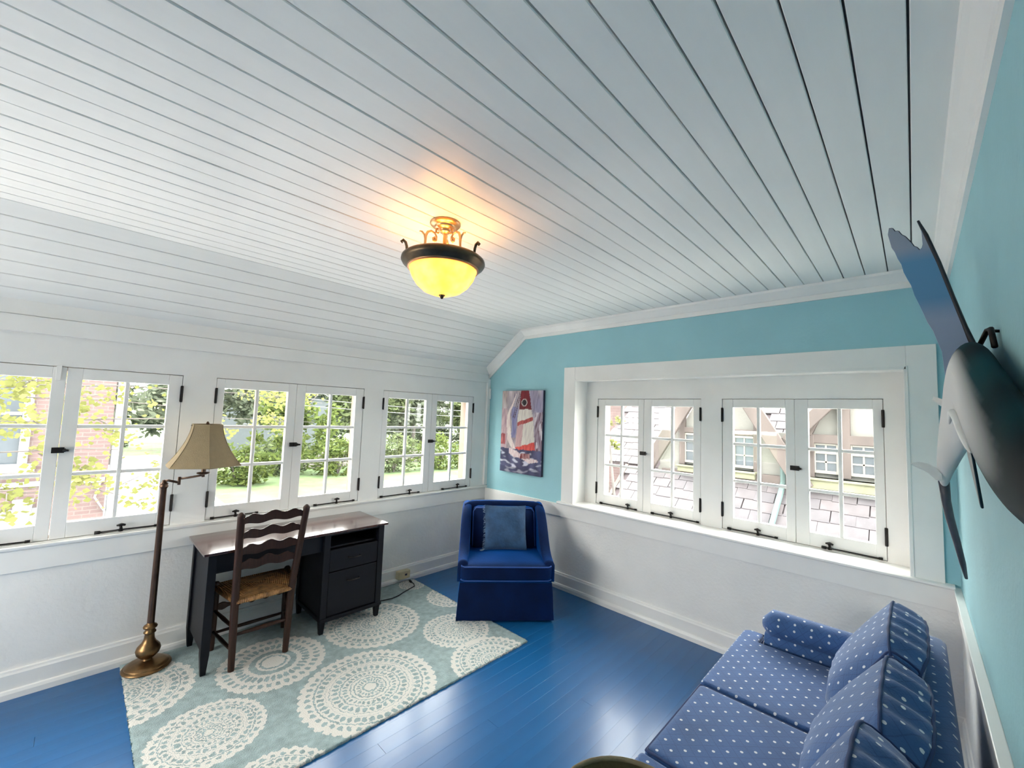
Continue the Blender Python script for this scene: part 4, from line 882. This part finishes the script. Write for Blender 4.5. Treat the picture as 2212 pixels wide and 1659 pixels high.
# ------------------------------------------------------------------ small things on the garden wall
ou = thing('outlet_box', 'ivory surface outlet box on the baseboard beside the desk', 'outlet', (-1.07, -0.034, 0.05))
q = MB(); q.rbox((-1.072, -0.047, 0.082), (0.064, 0.028, 0.037), 0.006, 6); q.build('box', M['ivory'], ou, smooth=True)
for xx in (-1.095, -1.055): MB().box((xx-.012, -0.0765, 0.074), (xx+.012, -0.0745, 0.092)).build('socket_face', M['canvas_edge'] if xx > -1.07 else M['ivory'], ou, bevel=0.001, seg=1)
q = MB(); pts = [(-1.045, -0.150, 0.036), (-1.035, -0.185, 0.024), (-1.055, -0.225, 0.020), (-1.12, -0.245, 0.019), (-1.20, -0.272, 0.019), (-1.27, -0.305, 0.019), (-1.34, -0.315, 0.019), (-1.42, -0.30, 0.019), (-1.55, -0.24, 0.019), (-1.7, -0.15, 0.019)]
q.tube(pts, 0.0042, 8); cd = q.build('power_cord', M['cord'], smooth=True); props(cd, 'thin black cord lying loose on the rug by the outlet', 'cord')
q = MB(); q.tube([(-1.047, -0.128, 0.040), (-1.046, -0.146, 0.036), (-1.044, -0.160, 0.032)], [.011, .011, .006], 10); q.tube([(-1.050, -0.128, 0.041), (-1.053, -0.112, 0.044)], .0022, 6); q.tube([(-1.043, -0.128, 0.041), (-1.043, -0.112, 0.044)], .0022, 6); q.build('plug', M['cord'], cd, smooth=True)
q = MB(); q.rbox((-0.012, -0.011, 1.885), (0.010, 0.010, 0.062), 0.003, 4); q.v = [p+Vector((-0.006, -0.03, 0)) for p in q.v]; o = q.build('contact_sensor', M['trim'], smooth=True); props(o, 'small white sensor strip on the corner board by the painting', 'sensor')
# ------------------------------------------------------------------ outdoors: ground
GZ = -3.2
def grass_mat():
    m = mat('lawn', (0.060, 0.095, 0.032), 0.95, bump=0.6, bscale=3, var=0.45, vscale=0.7); return m
M['lawn'] = grass_mat()
M['pave'] = mat('pale_driveway', (0.46, 0.44, 0.43), 0.9, bump=0.2, bscale=8, var=0.15, vscale=1.5)
M['bark'] = mat('grey_bark', (0.07, 0.06, 0.055), 0.9, bump=0.5, bscale=9, var=0.3)
M['stone'] = mat('pale_field_stone', (0.12, 0.11, 0.10), 0.9, bump=0.4, bscale=6, var=0.35, vscale=3)
M['slate'] = mat('pinkish_slate', (0.052, 0.045, 0.048), 0.8, bump=0.25, bscale=14, var=0.25, vscale=4)
M['slate2'] = mat('grey_slate', (0.047, 0.042, 0.046), 0.8, bump=0.25, bscale=14, var=0.25, vscale=4)
M['slate3'] = mat('mauve_slate', (0.058, 0.049, 0.052), 0.8, bump=0.25, bscale=14, var=0.25, vscale=4)
M['felt'] = mat('roof_underlay', (0.035, 0.026, 0.028), 0.95, var=0.2)
M['stucco'] = mat('cream_stucco', (0.115, 0.111, 0.100), 0.9, bump=0.3, bscale=20, var=0.06)
M['timber'] = mat('brown_timber', (0.045, 0.034, 0.030), 0.8, bump=0.25, bscale=12, var=0.25, stretch=(1, 1, 0.2))
M['sash2'] = mat('cream_sash_paint', (0.15, 0.14, 0.12), 0.6, var=0.05)
M['wglass'] = mat('dim_window_glass', (0.03, 0.037, 0.045), 0.25, var=0.3, vscale=2)
M['sillst'] = mat('mossy_stone_sill', (0.10, 0.10, 0.062), 0.85, bump=0.3, bscale=12, var=0.25, vscale=4)
M['copper'] = mat('green_copper', (0.05, 0.08, 0.075), 0.7, var=0.2)
M['whitewood'] = mat('white_exterior_paint', (0.12, 0.125, 0.13), 0.6, var=0.05)
M['palehouse'] = mat('pale_blue_siding', (0.075, 0.085, 0.095), 0.8, var=0.08)
def brick_mat():
    m = mat('red_brick', (0.2, 0.06, 0.05), 0.9, bump=0.2, bscale=30); n = m.node_tree.nodes; L = m.node_tree.links; b = n['Principled BSDF']
    tc = n.new('ShaderNodeTexCoord'); mp = n.new('ShaderNodeMapping'); mp.inputs['Rotation'].default_value = (R(90), 0, 0); L.new(tc.outputs['Object'], mp.inputs[0])
    br = n.new('ShaderNodeTexBrick'); br.inputs['Color1'].default_value = (0.072, 0.046, 0.044, 1); br.inputs['Color2'].default_value = (0.060, 0.038, 0.037, 1); br.inputs['Mortar'].default_value = (0.08, 0.065, 0.06, 1)
    br.inputs['Scale'].default_value = 1; br.inputs['Brick Width'].default_value = 0.21; br.inputs['Row Height'].default_value = 0.075; br.inputs['Mortar Size'].default_value = 0.008
    L.new(mp.outputs[0], br.inputs[0]); L.new(br.outputs[0], b.inputs['Base Color']); return m
M['brick'] = brick_mat()
def leaf_mat(name, a, b_, tr=0.35):
    m = bpy.data.materials.new(name); m.use_nodes = True; n = m.node_tree.nodes; L = m.node_tree.links; n.clear()
    o = n.new('ShaderNodeOutputMaterial'); d = n.new('ShaderNodeBsdfDiffuse'); t = n.new('ShaderNodeBsdfTranslucent'); mx = n.new('ShaderNodeMixShader'); mx.inputs[0].default_value = tr
    tc = n.new('ShaderNodeTexCoord'); nz = n.new('ShaderNodeTexNoise'); nz.inputs['Scale'].default_value = 2.5; nz.inputs['Detail'].default_value = 6; L.new(tc.outputs['Object'], nz.inputs[0])
    r = n.new('ShaderNodeValToRGB'); r.color_ramp.elements[0].position = .35; r.color_ramp.elements[0].color = (*a, 1); r.color_ramp.elements[1].position = .65; r.color_ramp.elements[1].color = (*b_, 1); L.new(nz.outputs[0], r.inputs[0])
    L.new(r.outputs[0], d.inputs[0]); L.new(r.outputs[0], t.inputs[0]); L.new(d.outputs[0], mx.inputs[1]); L.new(t.outputs[0], mx.inputs[2]); L.new(mx.outputs[0], o.inputs[0]); return m
M['leafy'] = leaf_mat('spring_yellow_leaves', (0.10, 0.108, 0.036), (0.145, 0.148, 0.052))
M['leafg'] = leaf_mat('mid_green_leaves', (0.065, 0.085, 0.042), (0.11, 0.13, 0.062))
M['leafd'] = leaf_mat('grey_green_leaves', (0.072, 0.088, 0.062), (0.115, 0.128, 0.092))
M['leafb'] = leaf_mat('fresh_green_leaves', (0.060, 0.085, 0.026), (0.095, 0.115, 0.035))
o = MB().box((-200, -120, GZ-0.3), (400, 400, GZ)).build('ground', M['lawn'], org=(0, 0, GZ)); props(o, 'green lawn below the garden windows', 'lawn', kind='structure')
o = MB().box((-40, -30, GZ-.1), (45, 15, GZ+.02)).box((-9, 15, GZ-.1), (1.9, 46, GZ+.02)).build('driveway', M['pave'], org=(0, 10, GZ)); props(o, 'pale gravel driveway between the houses, with unseen paving added to bounce daylight', 'driveway', kind='structure')  # wide near slab is unseen, added to bounce neutral light onto the ceiling

# ------------------------------------------------------------------ foliage
def leaves(c, rad, n, size, seed, flat=1.0, shell=0.35):
    rr_ = random.Random(seed); q = MB(); clumps = []
    for i in range(max(4, n//45)):
        while True:
            p = Vector((rr_.uniform(-1, 1), rr_.uniform(-1, 1), rr_.uniform(-1, 1)))
            if shell < p.length < 1: break
        clumps.append(p)
    for i in range(n):
        cl_ = rr_.choice(clumps); p = cl_+Vector((rr_.gauss(0, .13), rr_.gauss(0, .13), rr_.gauss(0, .11)))
        p = Vector((c[0]+p.x*rad[0], c[1]+p.y*rad[1], c[2]+p.z*rad[2])); s = size*rr_.uniform(.6, 1.3)
        a = Vector((rr_.gauss(0, 1), rr_.gauss(0, 1), rr_.gauss(0, .6))).normalized(); b = a.cross(Vector((rr_.gauss(0, 1), rr_.gauss(0, 1), rr_.gauss(0, 1)))).normalized()
        q.add([p-a*s, p-b*s*.45+a*s*.1, p+a*s, p+b*s*.45+a*s*.1], [(0, 1, 2, 3)])
    return q
def tree(name, label, cat, x, y, h, crown, mk, n, size, seed, trunk=0.12, group=None):
    rr_ = random.Random(seed+99); t = thing(name, label, cat, (x, y, GZ), group)
    q = MB(); top = crown[0][2] if crown else h
    q.tube([(x, y, GZ), (x+rr_.uniform(-.1, .1), y, GZ+h*.3), (x+rr_.uniform(-.2, .2), y+rr_.uniform(-.2, .2), GZ+h*.6), (x, y, GZ+h*.9)], [trunk, trunk*.8, trunk*.55, trunk*.2], 8)
    for k in range(7):
        a = rr_.uniform(0, 2*PI); z = GZ+h*rr_.uniform(.35, .8); l = h*rr_.uniform(.12, .25); q.tube([(x, y, z), (x+math.cos(a)*l*.6, y+math.sin(a)*l*.6, z+l*.35), (x+math.cos(a)*l, y+math.sin(a)*l, z+l*.8)], [trunk*.35, trunk*.22, trunk*.06], 6)
    q.build('trunk', M['bark'], t, smooth=True)
    q = MB()
    for i, (cx, cy, cz, ax, ay, az) in enumerate(crown):
        p = leaves((cx, cy, cz), (ax, ay, az), n//len(crown), size, seed+i*7); q.add(p.v, p.f)
    o = q.build('foliage', M[mk], t); o['kind'] = 'stuff'
    return t
# near maple branches just outside the left and middle windows
mp_ = thing('maple_branches', 'yellow-green maple branches hanging across the left garden windows', 'tree', (-6.4, 4.3, GZ))
q = MB(); q.tube([(-6.4, 4.3, GZ), (-6.35, 4.3, -1), (-6.2, 4.2, 1.5), (-6.0, 4.2, 4.5)], [.16, .14, .11, .06], 10)
brs = []
rb = random.Random(5)
for (z0, ex, ey, ez) in ((1.6, -2.2, 3.6, 2.35), (1.2, -2.0, 3.8, 1.55), (0.6, -2.3, 3.4, 1.0), (0.1, -2.6, 3.6, 0.55), (2.2, -1.0, 4.6, 2.75), (1.9, -1.2, 4.4, 1.9), (1.4, 0.2, 5.4, 1.75), (1.0, 0.0, 5.2, 1.35), (1.3, -3.2, 3.3, 1.85), (0.9, -3.5, 3.3, 1.35), (0.2, -3.4, 3.2, 0.85)):
    a = Vector((-6.25, 4.25, z0)); b = Vector((ex, ey, ez)); m_ = a.lerp(b, .5)+Vector((0, rb.uniform(-.2, .2), rb.uniform(.1, .3)))
    pts = [a, a.lerp(m_, .5)+Vector((0, 0, .08)), m_, m_.lerp(b, .5)+Vector((0, 0, .05)), b]; q.tube(pts, [.030, .017, .009, .005, .003], 6); brs.append(pts)
    for k in range(6):
        t = rb.uniform(.35, 1); p = m_.lerp(b, (t-.35)/.65) if t > .5 else a.lerp(m_, t*2); e = p+Vector((rb.uniform(-.1, .6), rb.uniform(-.3, .3), rb.uniform(-.3, .3))); q.tube([p, p.lerp(e, .5)+Vector((0, 0, .03)), e], [.007, .005, .002], 5); brs.append([p, p, p.lerp(e, .5), p.lerp(e, .8), e])
q.build('branch', M['bark'], mp_, smooth=True)
q = MB()
for pts in brs:
    for k in range(46):
        t = rb.random()**.6; i = min(3, int(t*4)); p = pts[i].lerp(pts[i+1], t*4-i)
        if p.x < -4.9: continue
        p = p+Vector((rb.gauss(0, .09), rb.gauss(0, .09), rb.gauss(0, .085))); s = rb.uniform(.018, .045)
        a = Vector((rb.gauss(0, 1), rb.gauss(0, .6), rb.gauss(0, .4))).normalized(); b = a.cross(Vector((rb.gauss(0, .4), 1, rb.gauss(0, .6)))).normalized()
        q.add([p-a*s, p-a*s*.2-b*s*.8, p+a*s*.5-b*s*.4, p+a*s, p+a*s*.5+b*s*.4, p-a*s*.2+b*s*.8], [(0, 1, 2, 3, 4, 5)])
o = q.build('foliage', M['leafy'], mp_); o['kind'] = 'stuff'

# ------------------------------------------------------------------ brick house outside the left window
bh = thing('brick_house', 'red brick house with white window trim outside the left garden window', 'house', (-8, 11, GZ))
MB().box((-14, 8.0, GZ), (-2.87, 17, 6.5)).build('brick_wall', M['brick'], bh)
def ext_window(par, x0, x1, z0, z1, y, mm, gm, depth=0.1, bars=True):
    w = MB().box((x0-.12, y-.06, z0), (x0, y+.02, z1)).box((x1, y-.06, z0), (x1+.12, y+.02, z1)).box((x0-.12, y-.06, z1), (x1+.12, y+.02, z1+.16)).box((x0-.22, y-.14, z0-.17), (x1+.22, y+.02, z0))
    if bars: w.box((x0, y-.03, (z0+z1)/2-.03), (x1, y+.01, (z0+z1)/2+.03))
    w = w.build('window', mm, par, bevel=.006, seg=1)
    MB().box((x0, y-.012, z0), (x1, y+.012, z1)).build('pane', gm, w); return w
ext_window(bh, -5.15, -4.06, 0.45, 2.25, 8.0, M['whitewood'], M['wglass'])
ext_window(bh, -8.2, -7.1, 0.45, 2.25, 8.0, M['whitewood'], M['wglass'])
MB().box((-9, 7.96, 0.03), (-2.9, 8.01, 0.12)).build('belt_pipe', M['whitewood'], bh)
MB().box((-5.6, 7.95, -0.73), (-3.62, 8.01, -0.36)).build('lintel', M['whitewood'], bh, bevel=.005)
MB().prism([(-4.06, -.19), (-3.80, -.19), (-3.86, -.76), (-4.00, -.76)], lambda x, z: (x, 7.90, z), lambda x, z: (x, 8.01, z)).build('keystone', M['whitewood'], bh, bevel=.005)
MB().box((-5.4, 7.985, -2.3), (-3.85, 8.005, -0.74)).build('lower_pane', M['wglass'], bh)
q = MB(); q.tube([(-2.95, 7.95, .08), (-3.02, 7.93, -.25), (-2.86, 7.95, -.55)], .018, 6); q.tube([(-2.80, 8.02, 6.4), (-2.80, 8.02, GZ)], .05, 8); q.build('downpipe', M['whitewood'], bh, smooth=True)
MB().add([(-14.4, 7.5, 6.4), (-2.4, 7.5, 6.4), (-2.4, 17.5, 6.4), (-14.4, 17.5, 6.4), (-11, 12.5, 10), (-6, 12.5, 10)], [(0, 1, 5, 4), (1, 2, 5), (2, 3, 4, 5), (3, 0, 4), (3, 2, 1, 0)]).build('roof', M['slate2'], bh)

# ------------------------------------------------------------------ garden beyond the windows
spec = [
 ('leafd', 3.5, 33, 13, 3.4, 3600, .30), ('leafd', 9.5, 36, 14, 3.6, 3600, .32), ('leafg', 15.5, 33, 12, 3.4, 3600, .30), ('leafd', 21, 34, 13, 3.6, 3600, .32),
 ('leafg', 27, 31, 12, 3.6, 3600, .32), ('leafd', 33, 29, 12, 3.8, 3600, .32), ('leafb', 6.2, 24, 7.5, 2.0, 2200, .20), ('leafd', -1.5, 40, 14, 3.8, 3200, .34), ('leafg', 39, 27, 12, 3.8, 3000, .32)]
labs = ['grey-green tree behind the driveway, seen in the left garden window', 'tall hazy tree left of centre in the middle garden window', 'mid green tree right of centre in the middle garden window', 'tall hazy tree in the left half of the right garden window', 'mid green tree in the middle of the right garden window', 'tall hazy tree at the right end of the right garden window', 'small fresh green tree nearest the lawn in the middle garden window', 'far tree over the driveway by the brick house', 'mid green tree closest to the painting corner']
for i, (mk, x, y, h, rd_, n, s) in enumerate(spec):
    cz = GZ+h*.62
    tree('garden_tree', labs[i], 'tree', x, y, h, [(x, y, cz, rd_, rd_*.8, h*.36), (x-rd_*.5, y, cz-h*.18, rd_*.7, rd_*.6, h*.22), (x+rd_*.5, y, cz-h*.12, rd_*.7, rd_*.6, h*.24)], mk, n, s, 20+i, .2, 'trees behind the garden')
back = [(-12, 52), (-4, 57), (7, 63), (16, 64), (25.5, 57), (31, 51), (39, 48), (47, 44), (55, 38)]
blab = ['hazy back-row tree behind the brick house', 'hazy back-row tree over the driveway end', 'hazy back-row tree behind the pale blue house', 'hazy back-row tree right of the pale blue house', 'hazy back-row tree between the middle and right garden windows', 'hazy back-row tree seen in the left sash of the right garden window', 'hazy back-row tree seen at the centre of the right garden window', 'hazy back-row tree seen in the right sash of the right garden window', 'hazy back-row tree nearest the painting corner']
for i, (x, y) in enumerate(back):
    tree('back_row_tree', blab[i], 'tree', x, y, 13, [(x, y, GZ+7.5, 4.6, 3, 6.0), (x-2.5, y-1, GZ+3.2, 3.4, 2.2, 3.2), (x+2.5, y-1, GZ+3.2, 3.4, 2.2, 3.2)], 'leafd', 3600, .42, 140+i, .25, 'hazy trees far behind the garden')
hb_ = [(3.6, 26, 2.2, 1.5, 'leafb', 'low fresh shrub left in the middle garden window'), (6.8, 29, 2.4, 1.7, 'leafg', 'round green shrub below the small tree'), (10.2, 27, 2.4, 1.5, 'leafb', 'bright shrub by the stone wall'), (14.2, 26, 2.4, 1.7, 'leafg', 'green shrub at the end of the stone wall'), (18.2, 25.5, 2.4, 1.8, 'leafb', 'bright shrub in the left half of the right garden window'), (22.4, 24.5, 2.4, 1.9, 'leafd', 'dull green shrub in the right garden window'), (26.5, 23.0, 2.4, 1.9, 'leafb', 'bright shrub near the right jamb of the right garden window')]
for i, (x, y, rx, rz, mk, lb) in enumerate(hb_):
    t = thing('shrub', lb, 'shrub', (x, y, GZ), 'shrubs along the lawn'); p = leaves((x, y, GZ+rz*.8), (rx, 1.2, rz), 1900, .17, 60+i, shell=0.1); o = p.build('foliage', M[mk], t); o['kind'] = 'stuff'
    q = MB()
    for k in range(5): a = 2*PI*k/5; q.tube([(x, y, GZ), (x+.4*math.cos(a), y+.3*math.sin(a), GZ+rz*.7), (x+.9*math.cos(a), y+.5*math.sin(a), GZ+rz*1.3)], [.04, .03, .01], 5)
    q.build('stem', M['bark'], t)
sw_ = thing('stone_wall', 'low pale stone garden wall behind the lawn', 'wall', (13, 31, GZ))
rs_ = random.Random(3); sx0 = 7.0; cnt = 0
for row in range(3):
    x = sx0+rs_.uniform(0, .4)
    while x < 21 and cnt < 110:
        w_ = rs_.uniform(.5, 1.0); q = MB(); q.rbox((x+w_/2, 31+rs_.uniform(-.06, .06), GZ+.22+row*.42), (w_/2-.02, .25, .20), .07, 3); q.build('stone', M['stone'], sw_); x += w_; cnt += 1
hs = thing('pale_blue_house', 'pale blue house glimpsed behind the trees in the middle garden window', 'house', (10, 48, GZ))
MB().box((3, 46, GZ), (17, 54, 3.0)).build('house_wall', M['palehouse'], hs)
MB().add([(2.6, 45.5, 3), (17.4, 45.5, 3), (17.4, 54.5, 3), (2.6, 54.5, 3), (2.6, 50, 6.5), (17.4, 50, 6.5)], [(0, 1, 5, 4), (3, 4, 5, 2), (0, 4, 3), (1, 2, 5), (0, 3, 2, 1)]).build('roof', M['whitewood'], hs)
for xx in (5, 8.5, 12.5): ext_window(hs, xx, xx+1.2, -.2, 1.6, 46.0, M['whitewood'], M['wglass'])
ut = thing('utility_wires', 'pale overhead wires crossing the middle garden window', 'wires', (8.5, 20, GZ))
q = MB(); q.tube([(5.3, 21, GZ), (5.3, 21, 5)], .10, 8); q.build('utility_pole', M['bark'], ut)
for zz in (2.15, 1.75, 0.55):
    q = MB(); q.tube([(5.3+22*t, 21-3*t, zz-.35*math.sin(PI*t)) for t in [i/12 for i in range(13)]], .014, 5); q.build('wire', M['whitewood'], ut)

# ------------------------------------------------------------------ neighbouring half-timbered house outside the recess
WX = 5.5
nh = thing('half_timbered_house', 'cream half-timbered house with slate roofs outside the deep recess', 'house', (7, -1.5, GZ))
YZ = lambda x: (lambda y, z: (x, y, z))
def gable(yl, zl, yr, zr, ya, za, x, nm='gable_wall'):
    MB().prism([(yl, zl), (ya, za), (yr, zr), (yr, -2.6), (yl, -2.6)], YZ(x), YZ(x+.25)).build(nm, M['stucco'], nh)
gable(0.42, 0.62, -2.25, 0.62, -0.88, 2.92, WX)
gable(-2.05, 1.50, -4.9, 1.50, -3.45, 3.0, WX+.02)
MB().box((WX+.05, -4.9, -2.6), (WX+.3, 0.4, 1.5)).build('house_wall', M['stucco'], nh)
bi = [0]
def beam(p, q_, w, x=WX, th=0.07, mm='timber', nm='timber'):
    bi[0] += 1; th += 0.004*bi[0]
    a, b = Vector((0, *p)), Vector((0, *q_)); d = (b-a).normalized(); n_ = Vector((0, -d.z, d.y))*w/2
    pts = [a+n_, b+n_, b-n_, a-n_]; MB().prism([(v.y, v.z) for v in pts], YZ(x-th), YZ(x+.01)).build(nm, M[mm], nh, bevel=.008, seg=1)
# bargeboards and braces
beam((0.58, 0.55), (-0.88, 2.98), .26, WX-.25, .08, nm='bargeboard'); beam((-2.28, 0.58), (-0.88, 2.98), .26, WX-.25, .08, nm='bargeboard')
beam((-2.02, 1.35), (-3.45, 3.0), .20, WX-.20, .08, nm='bargeboard'); beam((-4.95, 1.30), (-3.45, 3.0), .20, WX-.20, .08, nm='bargeboard')
beam((0.30, 0.60), (-1.90, 0.60), .07, nm='timber'); beam((-0.05, 1.47), (-1.60, 1.47), .11); beam((-0.13, 0.62), (-0.13, 1.9), .11); beam((-1.50, 0.62), (-1.50, 1.75), .08); beam((-0.80, 1.47), (-0.80, 2.6), .10)
beam((-2.25, 1.43), (-4.2, 1.43), .15); beam((-2.79, 0.80), (-2.79, 3.0), .16); beam((-2.34, 0.60), (-2.34, 1.5), .09); beam((-3.42, 0.6), (-3.42, 2.6), .12); beam((-2.28, 1.50), (-2.62, 2.3), .14); beam((-1.60, 0.66), (-2.25, 0.66), .14); beam((-2.08, 0.6), (-2.08, 1.5), .05)
def leaded(y0, y1, z0, z1, mm='sash2'):
    x = WX-.02
    w = MB().box((x-.05, y0-.045, z0), (x+.03, y0, z1)).box((x-.05, y1, z0), (x+.03, y1+.045, z1)).box((x-.05, y0, z1-.045), (x+.03, y1, z1)).box((x-.05, y0, z0), (x+.03, y1, z0+.05)).box((x-.05, y0, z1-.19), (x+.03, y1, z1-.15)).build('window', M[mm], nh, bevel=.004, seg=1)
    MB().box((x-.03, (y0+y1)/2-.012, z0+.05), (x+.01, (y0+y1)/2+.012, z1-.045)).box((x-.03, y0, (z0+z1-.13)/2-.012), (x+.01, y1, (z0+z1-.13)/2+.012)).build('glazing_bar', M[mm], w)
    ym = (y0+y1)/2; zm = (z0+z1-.13)/2
    for (ya, yb) in ((y0, ym-.012), (ym+.012, y1)):
        for (za, zb_) in ((z0+.05, zm-.012), (zm+.012, z1-.19), (z1-.15, z1-.045)): MB().box((x-.012, ya, za), (x-.004, yb, zb_)).build('pane', M['wglass'], w)
for y0, y1 in ((-0.52, -0.20), (-0.97, -0.65), (-1.45, -1.14)): leaded(y0, y1, 0.80, 1.41)
for y0, y1 in ((-2.68, -2.40), (-3.17, -2.89), (-3.80, -3.50)): leaded(y0, y1, 0.85, 1.37)
for y0, y1, z0, z1 in ((-1.50, -0.08, 0.62, 0.76), (-4.0, -2.33, 0.60, 0.78)):
    MB().box((WX-.20, y0, z0), (WX, y1, z1)).box((WX-.24, y0-.02, z1-.04), (WX, y1+.02, z1)).build('stone_sill', M['sillst'], nh, bevel=.008, seg=1)
q = MB(); q.tube([(WX-.12, -1.93, 1.02), (WX-.12, -1.93, .62), (WX-.30, -1.93, .48), (WX-1.5, -1.86, -.60)], .045, 8); q.loft([[(WX-.12+a*s, -1.93+b*s, z) for a, b in ((-1, -1), (1, -1), (1, 1), (-1, 1))] for z, s in ((.98, .05), (1.06, .09), (1.20, .11))]); q.build('downpipe', M['copper'], nh)
MB().box((WX-.35, -2.4, 1.22), (WX+.5, -1.70, 1.28)).build('eave', M['timber'], nh)
# slate roofs, slate by slate
def slates(P0, du, dv, nu, nv, su, sv, skip=None, seed=1):
    """P0 lower corner, du along the eave, dv up the slope"""
    rr_ = random.Random(seed); P0, du, dv = Vector(P0), Vector(du).normalized(), Vector(dv).normalized(); nn = du.cross(dv).normalized(); nn = nn if nn.z > 0 else -nn
    bases = []
    for k in range(3):
        q = MB(); j = 0.0035
        q.loft([[Vector((a, b, c_)) for a, b in ((-su/2+j, 0), (su/2-j, 0), (su/2-j, sv*1.12), (-su/2+j, sv*1.12))] for c_ in (0, 0.022)])
        bases.append(q)
    rot = Matrix((du, dv, nn)).transposed().to_4x4(); protos = []
    for j in range(nv):
        for i in range(nu):
            p = P0+du*(su*(i+.5+(.5 if j % 2 else 0)+rr_.uniform(-.03, .03)))+dv*(sv*j+rr_.uniform(-.02, .02))+nn*(0.012+.004*rr_.random())
            if skip and skip(p): continue
            k = rr_.randrange(3)
            if len(protos) < 3:
                o = bases[len(protos)].build('slate', M[('slate', 'slate2', 'slate3')[len(protos)]], nh, org=(0, 0, 0)); protos.append(o)
            else:
                o = protos[k].copy(); o.name = 'slate'; COL.objects.link(o); o.parent = nh
            o.matrix_local = Matrix.Translation(p-nh.location) @ rot @ Matrix.Rotation(R(-3), 4, 'X')
    nrm = nn*0.012
    a, b, c_, d_ = P0, P0+du*(su*(nu+.5)), P0+du*(su*(nu+.5))+dv*sv*nv, P0+dv*sv*nv
    MB().add([a-nrm, b-nrm, c_-nrm, d_-nrm, a-nn*.1, b-nn*.1, c_-nn*.1, d_-nn*.1], [(0, 1, 2, 3), (7, 6, 5, 4), (0, 4, 5, 1), (1, 5, 6, 2), (2, 6, 7, 3), (3, 7, 4, 0)]).build('roof_deck', M['felt'], nh)
sl_dir = Vector((1, 0, 0.82))
P_low = Vector((WX, 0, 0.56))-sl_dir.normalized()*(0.235*11)
slates((P_low.x, 1.15, P_low.z), (0, -1, 0), sl_dir, 18, 11, 0.315, 0.235, seed=2)
slates((WX+.02, 2.1, 0.62), (0, -1, 0), sl_dir, 7, 11, 0.315, 0.235, skip=lambda p: p.y < 0.42-(p.z-.62)*.62, seed=5)
slates((WX+.35, -1.35, 1.25), (0, -1, 0), sl_dir, 4, 5, 0.30, 0.235, seed=8)
MB().prism([(1.12, 0), (1.20, 0), (1.20, .06), (1.12, .06)], lambda y, z: (P_low.x, y, P_low.z+z), lambda y, z: (WX, y, .56+z)).build('roof_verge', M['timber'], nh)
cs = thing('brick_chimney_house', 'red brick house corner left of the slate roofs', 'house', (9, 4.2, GZ))
MB().box((7.6, 2.45, GZ), (9.4, 5.2, 2.35)).build('brick_wall', M['brick'], cs)
MB().add([(7.4, 2.3, 2.35), (7.4, 5.4, 2.35), (9.6, 5.4, 2.35), (9.6, 2.3, 2.35), (8.5, 2.3, 3.6), (8.5, 5.4, 3.6)], [(0, 1, 5, 4), (2, 3, 4, 5), (0, 4, 3), (1, 2, 5), (0, 3, 2, 1)]).build('roof', M['slate2'], cs)
tree('small_tree', 'yellow-green young tree left of the slate roofs', 'tree', 2.2, -0.33, 5.0, [(2.2, -0.36, 1.75, .16, .22, .25), (2.2, -0.33, 1.25, .15, .14, .25)], 'leafy', 200, .045, 77, .06)
tree('back_tree', 'fresh green tree behind the slate roofs', 'tree', 12.5, 2.2, 8.0, [(12.5, 2.2, 3.2, 1.7, 1.5, 1.3)], 'leafb', 900, .2, 78, .15)
